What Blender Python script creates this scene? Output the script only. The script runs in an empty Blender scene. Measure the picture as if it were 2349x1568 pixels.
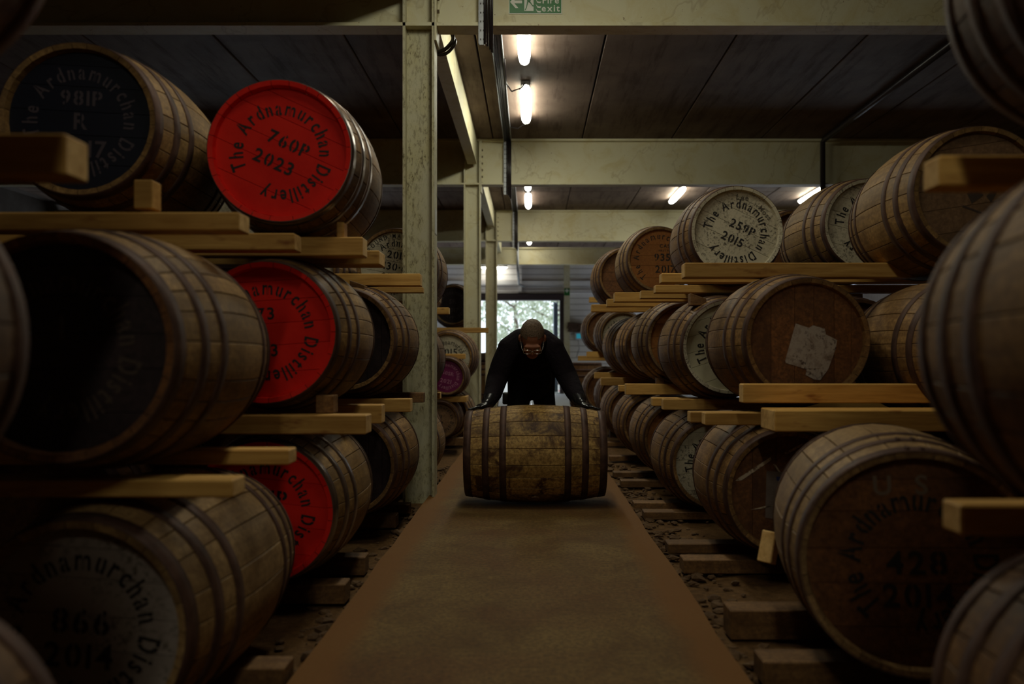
import bpy, bmesh, math, random
from mathutils import Vector, Matrix, Euler

random.seed(7)
PI = math.pi
sc = bpy.context.scene
col = sc.collection

# ------------------------------------------------------------------ camera, world, exposure
CAM_Z = 0.92
K = 28.0 / 24.0            # depths below were first measured for a 24 mm lens
FPX = 28.0 / 36.0 * 2349
cd = bpy.data.cameras.new('camera')
cd.lens = 28.0
cd.sensor_width = 36.0
cd.shift_x = -44.5 / 2349
cd.shift_y = 42.0 / 2349
cd.clip_start = 0.05
cd.clip_end = 200
cd.dof.use_dof = True
cd.dof.focus_distance = 5.0
cd.dof.aperture_fstop = 1.8
cam = bpy.data.objects.new('camera', cd)
cam.location = (0, 0, CAM_Z)
cam.rotation_euler = (PI / 2, 0, 0)
col.objects.link(cam)
sc.camera = cam

sc.view_settings.view_transform = 'Standard'
sc.view_settings.look = 'None'
sc.view_settings.exposure = 0.0
sc.view_settings.gamma = 1.0
sc.view_settings.use_curve_mapping = False
sc.cycles.max_bounces = 6
sc.cycles.diffuse_bounces = 4
sc.cycles.glossy_bounces = 3
sc.cycles.sample_clamp_indirect = 4.0
sc.cycles.caustics_reflective = False
sc.cycles.caustics_refractive = False

LAMP_STRENGTH = 47.0
w = bpy.data.worlds.new('overcast_sky')
sc.world = w
w.use_nodes = True
bg = w.node_tree.nodes['Background']
bg.inputs[0].default_value = (0.80, 0.90, 1.0, 1)
bg.inputs[1].default_value = 2.0


# ------------------------------------------------------------------ helpers
def W(px, py, d):
    """point seen at pixel (px, py) of the 2349 x 1568 frame, d * K metres along the aisle"""
    d *= K
    s = FPX / d
    return Vector(((px - 1219.0) / s, d, CAM_Z - (py - 826.0) / s))


def link(o, parent=None):
    col.objects.link(o)
    if parent is not None:
        o.parent = parent
    return o


def tag(o, label=None, cat=None, group=None, kind=None):
    if label: o['label'] = label
    if cat: o['category'] = cat
    if group: o['group'] = group
    if kind: o['kind'] = kind
    return o


def empty(name, loc=(0, 0, 0), rot=(0, 0, 0)):
    o = bpy.data.objects.new(name, None)
    o.location = loc
    o.rotation_euler = rot
    o.empty_display_size = 0.1
    return link(o)


def from_bm(name, bm, mats=(), parent=None, smooth=False, loc=None):
    me = bpy.data.meshes.new(name)
    bm.normal_update()
    bm.to_mesh(me)
    bm.free()
    for m in (mats if isinstance(mats, (list, tuple)) else [mats]):
        me.materials.append(m)
    if smooth:
        for p in me.polygons: p.use_smooth = True
    o = bpy.data.objects.new(name, me)
    if loc is not None: o.location = loc
    return link(o, parent)


def obj_of(name, me, parent=None, loc=None, rot=None):
    o = bpy.data.objects.new(name, me)
    if loc is not None: o.location = loc
    if rot is not None: o.rotation_euler = rot
    return link(o, parent)


def box(bm, x0, x1, y0, y1, z0, z1, mi=0, M=None):
    vs = [bm.verts.new(v) for v in ((x0, y0, z0), (x1, y0, z0), (x1, y1, z0), (x0, y1, z0),
                                    (x0, y0, z1), (x1, y0, z1), (x1, y1, z1), (x0, y1, z1))]
    if M is not None:
        for v in vs: v.co = M @ v.co
    fs = []
    for f in ((0, 3, 2, 1), (4, 5, 6, 7), (0, 1, 5, 4), (1, 2, 6, 5), (2, 3, 7, 6), (3, 0, 4, 7)):
        fc = bm.faces.new([vs[i] for i in f])
        fc.material_index = mi
        fs.append(fc)
    return vs, fs


def bevel(bm, w, seg=1):
    bmesh.ops.bevel(bm, geom=list(bm.edges), offset=w, segments=seg, affect='EDGES', profile=0.5)


def tube(bm, pts, r, seg=8, mi=0, caps=True):
    pts = [Vector(p) for p in pts]
    rs = r if isinstance(r, (list, tuple)) else [r] * len(pts)
    rings = []
    up = Vector((0, 0, 1))
    for i, p in enumerate(pts):
        t = (pts[min(i + 1, len(pts) - 1)] - pts[max(i - 1, 0)]).normalized()
        a = t.cross(up)
        if a.length < 0.05: a = t.cross(Vector((1, 0, 0)))
        a.normalize()
        b = a.cross(t).normalized()
        rings.append([bm.verts.new(p + (a * math.cos(2 * PI * k / seg) + b * math.sin(2 * PI * k / seg)) * rs[i]) for k in range(seg)])
    for i in range(len(rings) - 1):
        for k in range(seg):
            f = bm.faces.new((rings[i][k], rings[i][(k + 1) % seg], rings[i + 1][(k + 1) % seg], rings[i + 1][k]))
            f.material_index = mi
            f.smooth = True
    if caps:
        bm.faces.new(rings[0][::-1]).material_index = mi
        bm.faces.new(rings[-1]).material_index = mi


# ------------------------------------------------------------------ materials
class NT:
    def __init__(self, name):
        self.m = bpy.data.materials.new(name)
        self.m.use_nodes = True
        self.t = self.m.node_tree
        self.b = self.t.nodes['Principled BSDF']

    def n(self, typ, **kw):
        nd = self.t.nodes.new(typ)
        for k, v in kw.items():
            if isinstance(k, str) and hasattr(nd, k): setattr(nd, k, v)
        return nd

    def l(self, a, b):
        self.t.links.new(a, b)

    def coords(self, scale=(1, 1, 1), rand=True):
        tc = self.n('ShaderNodeTexCoord')
        mp = self.n('ShaderNodeMapping')
        mp.inputs['Scale'].default_value = scale
        if rand:
            oi = self.n('ShaderNodeObjectInfo')
            mu = self.n('ShaderNodeMath', operation='MULTIPLY')
            mu.inputs[1].default_value = 37.0
            self.l(oi.outputs['Random'], mu.inputs[0])
            self.l(mu.outputs[0], mp.inputs['Location'])
        self.l(tc.outputs['Object'], mp.inputs['Vector'])
        return mp.outputs[0]

    def noise(self, vec, scale, detail=4, rough=0.55, dist=0.0):
        nz = self.n('ShaderNodeTexNoise')
        nz.inputs['Scale'].default_value = scale
        nz.inputs['Detail'].default_value = detail
        nz.inputs['Roughness'].default_value = rough
        nz.inputs['Distortion'].default_value = dist
        self.l(vec, nz.inputs['Vector'])
        return nz.outputs['Fac']

    def ramp(self, fac, stops):
        r = self.n('ShaderNodeValToRGB')
        e = r.color_ramp.elements
        while len(e) < len(stops): e.new(0.5)
        for i, (p, c) in enumerate(stops):
            e[i].position = p
            e[i].color = (c[0], c[1], c[2], 1) if len(c) == 3 else c
        self.l(fac, r.inputs[0])
        return r.outputs[0]

    def mix(self, fac, a, b, mode='MIX'):
        mx = self.n('ShaderNodeMix', data_type='RGBA', blend_type=mode)
        for sock, v in ((mx.inputs['Factor'], fac), (mx.inputs[6], a), (mx.inputs[7], b)):
            if isinstance(v, (int, float)): sock.default_value = v
            elif isinstance(v, tuple): sock.default_value = (v[0], v[1], v[2], 1)
            else: self.l(v, sock)
        return mx.outputs[2]

    def bump(self, h, strength=0.3, dist=0.01):
        bp = self.n('ShaderNodeBump')
        bp.inputs['Strength'].default_value = strength
        bp.inputs['Distance'].default_value = dist
        self.l(h, bp.inputs['Height'])
        self.l(bp.outputs[0], self.b.inputs['Normal'])

    def set(self, color=None, rough=None, metal=None, spec=None):
        if color is not None:
            if isinstance(color, tuple): self.b.inputs['Base Color'].default_value = (*color, 1)
            else: self.l(color, self.b.inputs['Base Color'])
        if rough is not None: self.b.inputs['Roughness'].default_value = rough
        if metal is not None: self.b.inputs['Metallic'].default_value = metal
        if spec is not None: self.b.inputs['Specular IOR Level'].default_value = spec
        return self.m


def wood(name, dark, light, stain, grain=(16, 1.0, 16), rough=0.62, spread=0.30, stain_lo=0.45, stain_hi=0.75, axis='y'):
    N = NT(name)
    v = N.coords(grain)
    g = N.noise(v, 3.0, 5, 0.6, 0.6)
    base = N.ramp(g, [(0.28, dark), (0.72, light)])
    v2 = N.coords((1, 1, 1))
    s = N.noise(v2, 5.0, 7, 0.72, 0.8)
    sm = N.ramp(s, [(stain_lo, (0, 0, 0)), (stain_hi, (1, 1, 1))])
    c = N.mix(sm, base, stain)
    oi = N.n('ShaderNodeObjectInfo')
    rv = N.n('ShaderNodeMapRange')
    rv.inputs['To Min'].default_value = 1.0 - spread
    rv.inputs['To Max'].default_value = 1.0 + spread * 0.55
    N.l(oi.outputs['Random'], rv.inputs['Value'])
    hsv = N.n('ShaderNodeHueSaturation')
    N.l(rv.outputs[0], hsv.inputs['Value'])
    N.l(c, hsv.inputs['Color'])
    fine = N.noise(v2, 60, 4, 0.7)
    cc = N.mix(N.ramp(fine, [(0.35, (.7,) * 3), (0.6, (0, 0, 0))]), hsv.outputs[0], stain)
    N.bump(g, 0.25, 0.004)
    return N.set(cc, rough, 0, 0.3)
    return N.set(hsv.outputs[0], rough, 0, 0.35)


def paint(name, colr, dirt, lo=0.55, hi=0.72, rough=0.5, scale=9.0, speck=None, spec=0.4):
    N = NT(name)
    v = N.coords((1, 1, 1))
    a = N.noise(v, scale, 7, 0.7, 0.3)
    m = N.ramp(a, [(lo, (0, 0, 0)), (hi, (1, 1, 1))])
    c = N.mix(m, colr, dirt)
    if speck:
        b = N.noise(v, 70.0, 3, 0.7)
        a2 = N.noise(v, 5.0, 3, 0.6)
        mm = N.n('ShaderNodeMath', operation='MULTIPLY')
        N.l(N.ramp(b, [(0.5, (0, 0, 0)), (0.62, (1, 1, 1))]), mm.inputs[0])
        N.l(N.ramp(a2, [(0.40, (0, 0, 0)), (0.60, (1, 1, 1))]), mm.inputs[1])
        c = N.mix(mm.outputs[0], c, speck)
    N.bump(a, 0.12, 0.003)
    return N.set(c, rough, 0, spec)


M = {}
M['oak_pale'] = wood('oak_pale', (0.21, 0.112, 0.036), (0.42, 0.25, 0.088), (0.12, 0.062, 0.022))
M['oak_mid'] = wood('oak_mid', (0.175, 0.088, 0.027), (0.41, 0.23, 0.080), (0.09, 0.042, 0.014))
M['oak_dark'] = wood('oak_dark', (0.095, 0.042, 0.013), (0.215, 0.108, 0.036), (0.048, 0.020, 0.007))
M['oak_grey'] = wood('oak_grey', (0.23, 0.13, 0.050), (0.46, 0.29, 0.120), (0.13, 0.07, 0.028))
M['oak_stained'] = wood('oak_stained', (0.32, 0.17, 0.045), (0.66, 0.42, 0.13), (0.07, 0.028, 0.009), stain_lo=0.47, stain_hi=0.60, spread=0.4)
M['head_brown'] = wood('head_brown', (0.14, 0.056, 0.018), (0.28, 0.115, 0.036), (0.07, 0.028, 0.011), spread=0.25)
M['head_orange'] = wood('head_orange', (0.32, 0.125, 0.028), (0.44, 0.18, 0.045), (0.25, 0.09, 0.022), spread=0.15)
M['head_tan'] = wood('head_tan', (0.20, 0.11, 0.05), (0.30, 0.17, 0.085), (0.11, 0.06, 0.03), spread=0.2)
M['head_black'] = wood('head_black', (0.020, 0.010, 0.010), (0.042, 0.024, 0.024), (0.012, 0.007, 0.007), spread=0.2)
M['red'] = paint('red_paint', (0.82, 0.022, 0.011), (0.68, 0.012, 0.007), 0.45, 0.7, 0.6, 5, spec=0.15)
M['white'] = paint('white_paint', (0.56, 0.50, 0.36), (0.36, 0.31, 0.21), 0.48, 0.7, 0.55, 6, (0.12, 0.10, 0.07))
M['white_dull'] = paint('shaded_white_paint', (0.27, 0.22, 0.19), (0.20, 0.16, 0.13), 0.48, 0.7, 0.6, 6, (0.10, 0.08, 0.06))  # shade put into the colour: white paint darkened for the near head
M['white_clean'] = paint('white_paint_clean', (0.50, 0.46, 0.31), (0.42, 0.37, 0.24), 0.5, 0.75, 0.55, 6)
M['navy'] = paint('navy_paint', (0.0045, 0.0055, 0.016), (0.0035, 0.004, 0.011), 0.5, 0.7, 0.5, 6)
M['purple'] = paint('purple_paint', (0.16, 0.008, 0.075), (0.11, 0.006, 0.05), 0.5, 0.7, 0.5, 6)
M['ink'] = NT('black_stencil_ink').set((0.012, 0.009, 0.008), 0.7)
M['ink_pink'] = NT('pink_stencil_ink').set((0.42, 0.16, 0.26), 0.7)
M['ink_grey'] = NT('faded_grey_stencil_ink').set((0.060, 0.044, 0.055), 0.7)
M['ink_pale'] = NT('worn_pale_stencil_ink').set((0.17, 0.12, 0.085), 0.7)
M['ink_dim'] = NT('dim_brown_stencil_ink').set((0.05, 0.03, 0.02), 0.7)
M['pencil'] = NT('pencil_line').set((0.10, 0.085, 0.06), 0.7)
M['chalk'] = paint('chalk_streak', (0.50, 0.40, 0.28), (0.12, 0.06, 0.03), 0.50, 0.58, 0.8, 60)
M['label_paper'] = paint('torn_paper', (0.42, 0.36, 0.31), (0.24, 0.18, 0.14), 0.5, 0.66, 0.8, 14, (0.08, 0.05, 0.04))
M['label_dull'] = paint('dull_paper', (0.16, 0.12, 0.10), (0.10, 0.07, 0.05), 0.45, 0.7, 0.8, 9)
M['blue_ink'] = NT('blue_ink').set((0.02, 0.03, 0.12), 0.6)

N = NT('hoop_iron')
v = N.coords((1, 1, 1))
a = N.noise(v, 16, 5, 0.65)
N.l(N.ramp(a, [(0.3, (0.045, 0.022, 0.016)), (0.75, (0.125, 0.066, 0.045))]), N.b.inputs['Base Color'])
N.l(N.ramp(a, [(0.3, (0.5,) * 3), (0.75, (0.75,) * 3)]), N.b.inputs['Roughness'])
N.bump(a, 0.2, 0.003)
M['hoop'] = N.set(None, None, 0.3, 0.3)
N = NT('hoop_bright')
v = N.coords((1, 1, 1))
a = N.noise(v, 9, 4, 0.6)
N.l(N.ramp(a, [(0.3, (0.12, 0.08, 0.065)), (0.75, (0.30, 0.23, 0.20))]), N.b.inputs['Base Color'])
M['hoop_bright'] = N.set(None, 0.28, 0.8)

N = NT('pine')
v = N.coords((1.2, 16, 16))
g = N.noise(v, 3.0, 5, 0.6, 0.5)
c = N.ramp(g, [(0.3, (0.50, 0.25, 0.055)), (0.7, (0.77, 0.45, 0.125))])
kn = N.noise(N.coords((2, 6, 6)), 2.4, 3, 0.6)
c = N.mix(N.ramp(kn, [(0.62, (0, 0, 0)), (0.74, (1, 1, 1))]), c, (0.30, 0.11, 0.025))
oi = N.n('ShaderNodeObjectInfo')
rv = N.n('ShaderNodeMapRange')
rv.inputs['To Min'].default_value = 0.62
rv.inputs['To Max'].default_value = 1.1
N.l(oi.outputs['Random'], rv.inputs['Value'])
hsv = N.n('ShaderNodeHueSaturation')
N.l(rv.outputs[0], hsv.inputs['Value'])
N.l(c, hsv.inputs['Color'])
N.bump(g, 0.2, 0.003)
M['pine'] = N.set(hsv.outputs[0], 0.65, 0, 0.3)
M['pine_end'] = paint('pine_end_grain', (0.80, 0.52, 0.20), (0.52, 0.28, 0.08), 0.4, 0.65, 0.8, 22)
M['old_timber'] = wood('old_timber', (0.16, 0.078, 0.028), (0.32, 0.17, 0.062), (0.09, 0.042, 0.016), grain=(1.2, 14, 14))

N = NT('cream_steel')
v = N.coords((1, 1, 1), rand=False)
a = N.noise(v, 3.2, 8, 0.7, 0.8)
c = N.mix(N.ramp(a, [(0.48, (0, 0, 0)), (0.66, (1, 1, 1))]), (0.60, 0.56, 0.38), (0.54, 0.47, 0.26))
lines = N.noise(v, 0.9, 5, 0.6, 0.5)
c = N.mix(N.ramp(lines, [(0.493, (0, 0, 0)), (0.5, (.35,) * 3), (0.512, (0, 0, 0))]), c, (0.28, 0.20, 0.09))
c = N.mix(N.ramp(N.noise(v, 26, 3, 0.7), [(0.68, (0, 0, 0)), (0.74, (1, 1, 1))]), c, (0.16, 0.09, 0.04))
M['cream'] = N.set(c, 0.55, 0, 0.35)

N = NT('mildewed_column_paint')
v = N.coords((1, 1, 0.35), rand=False)
a = N.noise(v, 60, 8, 0.8, 0.2)
b = N.noise(N.coords((1, 1, .7), rand=False), 5.2, 3, 0.6)
mm = N.n('ShaderNodeMath', operation='MULTIPLY')
N.l(N.ramp(a, [(0.50, (0, 0, 0)), (0.60, (1, 1, 1))]), mm.inputs[0])
N.l(N.ramp(b, [(0.38, (0.15,) * 3), (0.62, (1, 1, 1))]), mm.inputs[1])
c = N.mix(N.ramp(b, [(0.35, (0, 0, 0)), (0.7, (1, 1, 1))]), (0.50, 0.47, 0.33), (0.46, 0.41, 0.22))
c = N.mix(mm.outputs[0], c, (0.11, 0.085, 0.04))
M['column'] = N.set(c, 0.6, 0, 0.3)

N = NT('ceiling_concrete')
v = N.coords((1, 1, 1))
a = N.noise(v, 1.6, 8, 0.65, 0.4)
st = N.noise(N.coords((5, 0.5, 1)), 2.0, 6, 0.7)
c = N.mix(N.ramp(a, [(0.35, (0, 0, 0)), (0.7, (1, 1, 1))]), (0.185, 0.135, 0.108), (0.110, 0.076, 0.060))
c = N.mix(N.ramp(st, [(0.5, (0, 0, 0)), (0.8, (1, 1, 1))]), c, (0.045, 0.028, 0.022))
N.l(N.ramp(st, [(0.3, (0.55,) * 3), (0.8, (0.75,) * 3)]), N.b.inputs['Roughness'])
N.bump(st, 0.1, 0.01)
M['ceiling'] = N.set(c, None, 0, 0.08)

N = NT('path_concrete')
v = N.coords((1, 1, 1), rand=False)
a = N.noise(v, 3.0, 9, 0.72, 0.5)
b = N.noise(v, 0.9, 4, 0.6, 0.6)
sc_ = N.noise(N.coords((3, 14, 1), rand=False), 4, 6, 0.7, 1.2)
c = N.mix(N.ramp(a, [(0.36, (0, 0, 0)), (0.62, (1, 1, 1))]), (0.115, 0.056, 0.013), (0.195, 0.117, 0.034))
c = N.mix(N.ramp(b, [(0.48, (0, 0, 0)), (0.70, (1, 1, 1))]), c, (0.135, 0.052, 0.014))
fg = N.noise(v, 55, 6, 0.75)
c = N.mix(N.ramp(fg, [(0.36, (.75,) * 3), (0.56, (0, 0, 0))]), c, (0.055, 0.030, 0.010))
c = N.mix(N.ramp(fg, [(0.60, (0, 0, 0)), (0.75, (.6,) * 3)]), c, (0.26, 0.18, 0.08))
c = N.mix(N.ramp(sc_, [(0.60, (0, 0, 0)), (0.72, (1, 1, 1))]), c, (0.09, 0.052, 0.018))
tc = N.n('ShaderNodeTexCoord')
sx = N.n('ShaderNodeSeparateXYZ')
N.l(tc.outputs['Object'], sx.inputs[0])
ab = N.n('ShaderNodeMath', operation='ABSOLUTE')
ad = N.n('ShaderNodeMath', operation='ADD')
ad.inputs[1].default_value = 0.034
N.l(sx.outputs[0], ad.inputs[0])
N.l(ad.outputs[0], ab.inputs[0])
wob = N.n('ShaderNodeMath', operation='ADD')
wb2 = N.n('ShaderNodeMath', operation='MULTIPLY')
wb2.inputs[1].default_value = 0.10
N.l(N.noise(v, 5, 4), wb2.inputs[0])
N.l(ab.outputs[0], wob.inputs[0])
N.l(wb2.outputs[0], wob.inputs[1])
c = N.mix(N.ramp(wob.outputs[0], [(0.54, (0, 0, 0)), (0.62, (0.85,) * 3)]), c, (0.165, 0.066, 0.010))
N.bump(a, 0.25, 0.006)
M['path'] = N.set(c, 0.75, 0, 0.25)
M['apron'] = paint('apron_concrete', (0.42, 0.44, 0.44), (0.30, 0.30, 0.29), 0.45, 0.7, 0.6, 3)

N = NT('dirt')
v = N.coords((1, 1, 1), rand=False)
a = N.noise(v, 22, 9, 0.75, 0.4)
c = N.ramp(a, [(0.32, (0.075, 0.036, 0.012)), (0.55, (0.155, 0.080, 0.028)), (0.75, (0.235, 0.135, 0.055))])
N.bump(a, 0.8, 0.02)
M['dirt'] = N.set(c, 0.9, 0, 0.2)
M['stone'] = wood('rubble_stone', (0.10, 0.052, 0.022), (0.25, 0.145, 0.065), (0.075, 0.038, 0.016), grain=(4, 4, 4), rough=0.9)

N = NT('white_cladding')
v = N.coords((1, 1, 1), rand=False)
wv = N.n('ShaderNodeTexWave', wave_type='BANDS', bands_direction='Z')
wv.inputs['Scale'].default_value = 1.9
N.l(v, wv.inputs['Vector'])
a = N.noise(v, 1.5, 5)
c = N.mix(N.ramp(a, [(0.4, (0, 0, 0)), (0.7, (1, 1, 1))]), (0.85, 0.85, 0.87), (0.72, 0.70, 0.70))
c = N.mix(N.ramp(wv.outputs['Fac'], [(0.02, (0.7,) * 3), (0.12, (0, 0, 0))]), c, (0.30, 0.28, 0.28))
M['cladding'] = N.set(c, 0.5)
M['dark_wall'] = paint('dim_block_wall', (0.11, 0.09, 0.075), (0.07, 0.055, 0.045), 0.4, 0.7, 0.85, 3)
M['tray_zinc'] = paint('zinc_tray', (0.42, 0.44, 0.47), (0.22, 0.22, 0.23), 0.5, 0.7, 0.4, 12)
M['cable'] = NT('black_cable').set((0.018, 0.013, 0.015), 0.35)
M['lamp_body'] = NT('grey_lamp_body').set((0.16, 0.15, 0.14), 0.5)
N = NT('lit_diffuser')
N.set((0.8, 0.8, 0.8), 0.5)
N.b.inputs['Emission Color'].default_value = (1.0, 0.99, 0.80, 1)
N.b.inputs['Emission Strength'].default_value = LAMP_STRENGTH
M['diffuser'] = N.m
N = NT('dimmed_diffuser')
N.set((0.8, 0.8, 0.8), 0.5)
N.b.inputs['Emission Color'].default_value = (1.0, 0.95, 0.78, 1)
N.b.inputs['Emission Strength'].default_value = LAMP_STRENGTH * 0.45  # emission set lower than the full diffuser
M['diffuser_dim'] = N.m
M['green'] = NT('safety_green').set((0.010, 0.14, 0.020), 0.5)
M['sign_white'] = NT('sign_white').set((0.62, 0.62, 0.55), 0.5)
M['door_dark'] = NT('dark_door_steel').set((0.045, 0.03, 0.035), 0.5)
M['door_blue'] = NT('blue_grey_door_steel').set((0.20, 0.25, 0.33), 0.5)
M['white_plastic'] = NT('white_plastic').set((0.55, 0.55, 0.58), 0.4)
N = NT('cyan_screen')
N.set((0.02, 0.1, 0.13), 0.3)
N.b.inputs['Emission Color'].default_value = (0.05, 0.55, 0.75, 1)
N.b.inputs['Emission Strength'].default_value = 0.28
M['screen'] = N.m
M['steel'] = NT('bolt_steel').set((0.20, 0.15, 0.10), 0.45, 0.7)
M['cone'] = NT('orange_plastic').set((0.75, 0.09, 0.03), 0.5)
M['jacket'] = NT('black_work_jacket')
v = M['jacket'].coords((1, 1, 1), rand=False)
M['jacket'].bump(M['jacket'].noise(v, 14, 5, 0.6, 0.8), 0.6, 0.02)
M['jacket'] = M['jacket'].set((0.009, 0.006, 0.008), 0.9, 0, 0.12)
M['trousers'] = NT('black_trousers').set((0.0085, 0.007, 0.008), 0.9, 0, 0.2)
M['glove'] = NT('black_glove').set((0.008, 0.008, 0.009), 0.25, 0, 0.6)
M['boot'] = NT('black_boot').set((0.012, 0.010, 0.009), 0.5)
M['skin'] = NT('skin').set((0.36, 0.15, 0.085), 0.55, 0, 0.35)
M['lips'] = NT('lips').set((0.24, 0.075, 0.055), 0.5)
N = NT('short_brown_hair')
v = N.coords((1, 1, 1), rand=False)
a = N.noise(v, 120, 4, 0.7)
N.bump(a, 0.9, 0.01)
M['hair'] = N.set(N.ramp(a, [(0.35, (0.075, 0.042, 0.022)), (0.7, (0.22, 0.145, 0.085))]), 0.6, 0, 0.4)
M['eye'] = NT('eye_white').set((0.5, 0.45, 0.4), 0.3)
M['rim'] = NT('silver_spectacle_rim').set((0.75, 0.72, 0.68), 0.2, 0.9)
N = NT('spectacle_lens')
N.set((0.9, 0.9, 0.9), 0.05)
N.b.inputs['Transmission Weight'].default_value = 1.0
N.b.inputs['Alpha'].default_value = 0.3
M['lens'] = N.m
N = NT('tree_leaves')
oi = N.noise(N.coords((1, 1, 1), rand=False), 3.0, 3)
N.set(N.ramp(oi, [(0.3, (0.28, 0.36, 0.22)), (0.5, (0.60, 0.66, 0.48)), (0.7, (0.80, 0.80, 0.78))]), 0.6)  # pale stops put the glare of daylight into the leaf colour
M['leaf'] = N.m
M['bark'] = NT('bark').set((0.16, 0.12, 0.09), 0.9)
M['yard'] = paint('yard_gravel', (0.45, 0.44, 0.40), (0.33, 0.32, 0.29), 0.4, 0.7, 0.9, 5)
M['tarp'] = paint('dull_brown_sacking', (0.10, 0.06, 0.04), (0.05, 0.03, 0.02), 0.4, 0.7, 0.9, 12)
M['sticker'] = NT('white_sticker').set((0.42, 0.42, 0.42), 0.5)

# ------------------------------------------------------------------ the setting
COLS = tuple(K * q for q in (4.66, 8.81, 12.96))
BACK_Y = 16.1 * K
FIRST_Y = .50 * K
BEAM_Z0, CEIL_Z = 3.172, 3.76
WALL_Y = 19.0 * K
PATH_L, PATH_R = -0.696, 0.628


def struct(name, bm, mats, parent=None, smooth=False):
    o = from_bm(name, bm, mats, parent, smooth)
    if parent is None: o['kind'] = 'structure'
    return o


# floor: bare earth with a concrete path and a concrete apron before the door
bm = bmesh.new()
from mathutils import noise as mnoise
nx, ny = 70, 150
grid = []
for j in range(ny + 1):
    y = -4 + (16.5 + 4) * j / ny
    row = []
    for i in range(nx + 1):
        x = -9 + 18 * (i / nx)
        if abs(x) < 3: pass
        z = -0.075 + 0.022 * mnoise.noise(Vector((x * 3.1, y * 3.1, 0))) + 0.012 * mnoise.noise(Vector((x * 9, y * 9, 5)))
        row.append(bm.verts.new((x, y, z)))
    grid.append(row)
for j in range(ny):
    for i in range(nx):
        bm.faces.new((grid[j][i], grid[j][i + 1], grid[j + 1][i + 1], grid[j + 1][i]))
struct('floor', bm, M['dirt'], smooth=True)
bm = bmesh.new()
ys = [-3.5 + 19.5 * k / 60 for k in range(61)]
L_, R_ = [], []
for y in ys:
    jl = 0.012 * mnoise.noise(Vector((1.7, y * 5, 0)))
    jr = 0.012 * mnoise.noise(Vector((9.7, y * 5, 0)))
    L_.append((PATH_L + jl, y)); R_.append((PATH_R + jr, y))
for k in range(60):
    (xa, ya), (xb, yb) = L_[k], L_[k + 1]
    (xc, yc), (xd, yd) = R_[k], R_[k + 1]
    a = [bm.verts.new(p) for p in ((xa, ya, 0), (xc, yc, 0), (xd, yd, 0), (xb, yb, 0))]
    bm.faces.new(a)
    bm.faces.new([bm.verts.new(p) for p in ((xc, yc, 0), (xc + .01, yc, -.11), (xd + .01, yd, -.11), (xd, yd, 0))])
    bm.faces.new([bm.verts.new(p) for p in ((xa, ya, 0), (xb, yb, 0), (xb - .01, yb, -.11), (xa - .01, ya, -.11))])
bmesh.ops.remove_doubles(bm, verts=bm.verts, dist=1e-4)
struct('path', bm, M['path'])
# apron slabs before the door (joints between them)
ap = empty('floor_apron')
ap['kind'] = 'structure'
for i in range(6):
    for j in range(2):
        bm = bmesh.new()
        box(bm, -4.5 + i * 1.5 + .008, -4.5 + (i + 1) * 1.5 - .008, 15.8 + j * 3.2 + .008, 15.8 + (j + 1) * 3.2 - .008, -0.12, 0.0)
        o = from_bm('slab', bm, M['apron'], ap)

# walls
bm = bmesh.new(); box(bm, -9.2, -9.0, -4, WALL_Y, -0.1, CEIL_Z + .2); struct('wall_left', bm, M['dark_wall'])
bm = bmesh.new(); box(bm, 9.0, 9.2, -4, WALL_Y, -0.1, CEIL_Z + .2); struct('wall_right', bm, M['dark_wall'])
bm = bmesh.new(); box(bm, -9.2, 9.2, -4.2, -4.0, -0.1, CEIL_Z + .2); struct('wall_rear', bm, M['dark_wall'])
DX0, DX1, DZ = -1.75, 0.785, 2.58
bm = bmesh.new()
box(bm, -9.0, DX0, WALL_Y, WALL_Y + .15, -0.1, CEIL_Z + .2)
box(bm, DX1, 9.0, WALL_Y, WALL_Y + .15, -0.1, CEIL_Z + .2)
box(bm, DX0, DX1, WALL_Y, WALL_Y + .15, DZ, CEIL_Z + .2)
struct('wall_far', bm, M['cladding'])

# door: roller box, jambs, folded leaf, threshold
dr = empty('door_1', (0, WALL_Y, 0)); dr['kind'] = 'structure'
bm = bmesh.new(); box(bm, DX0 - .1, DX1 + .12, -.20, 0.0, DZ, DZ + .17); from_bm('roller_box', bm, M['door_dark'], dr)
bm = bmesh.new(); box(bm, DX1 + .00, DX1 + .11, -.16, 0.0, 0, DZ); from_bm('jamb', bm, M['door_dark'], dr)
bm = bmesh.new(); box(bm, DX0 - .11, DX0 + .00, -.16, 0.0, 0, DZ); from_bm('jamb', bm, M['door_dark'], dr)
bm = bmesh.new()
for k in range(3): box(bm, DX1 - .16 + k * .045, DX1 - .13 + k * .045, .16, .80, 0.02, DZ - .02)
lf = from_bm('door_leaf', bm, M['door_blue'], dr); lf['label'] = 'blue grey folding door leaf standing open'
bm = bmesh.new(); box(bm, DX0, DX1, -.03, .16, -.02, .012); from_bm('threshold', bm, M['green'], dr)

# far wall rails and posts
bm = bmesh.new(); box(bm, -9, 9, WALL_Y - .10, WALL_Y, 3.02, 3.12); struct('trim_1', bm, M['cladding'])
bm = bmesh.new(); box(bm, -9, 9, WALL_Y - .10, WALL_Y, 2.78, 2.86); struct('trim_2', bm, M['cladding'])
bm = bmesh.new(); box(bm, -.37, -.27, WALL_Y - .14, WALL_Y - .01, 2.80, 3.76); struct('trim_3', bm, M['cladding'])
bm = bmesh.new(); box(bm, .90, 1.06, WALL_Y - .22, WALL_Y - .02, 0, 3.76); struct('column_far', bm, M['cream'])

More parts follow.
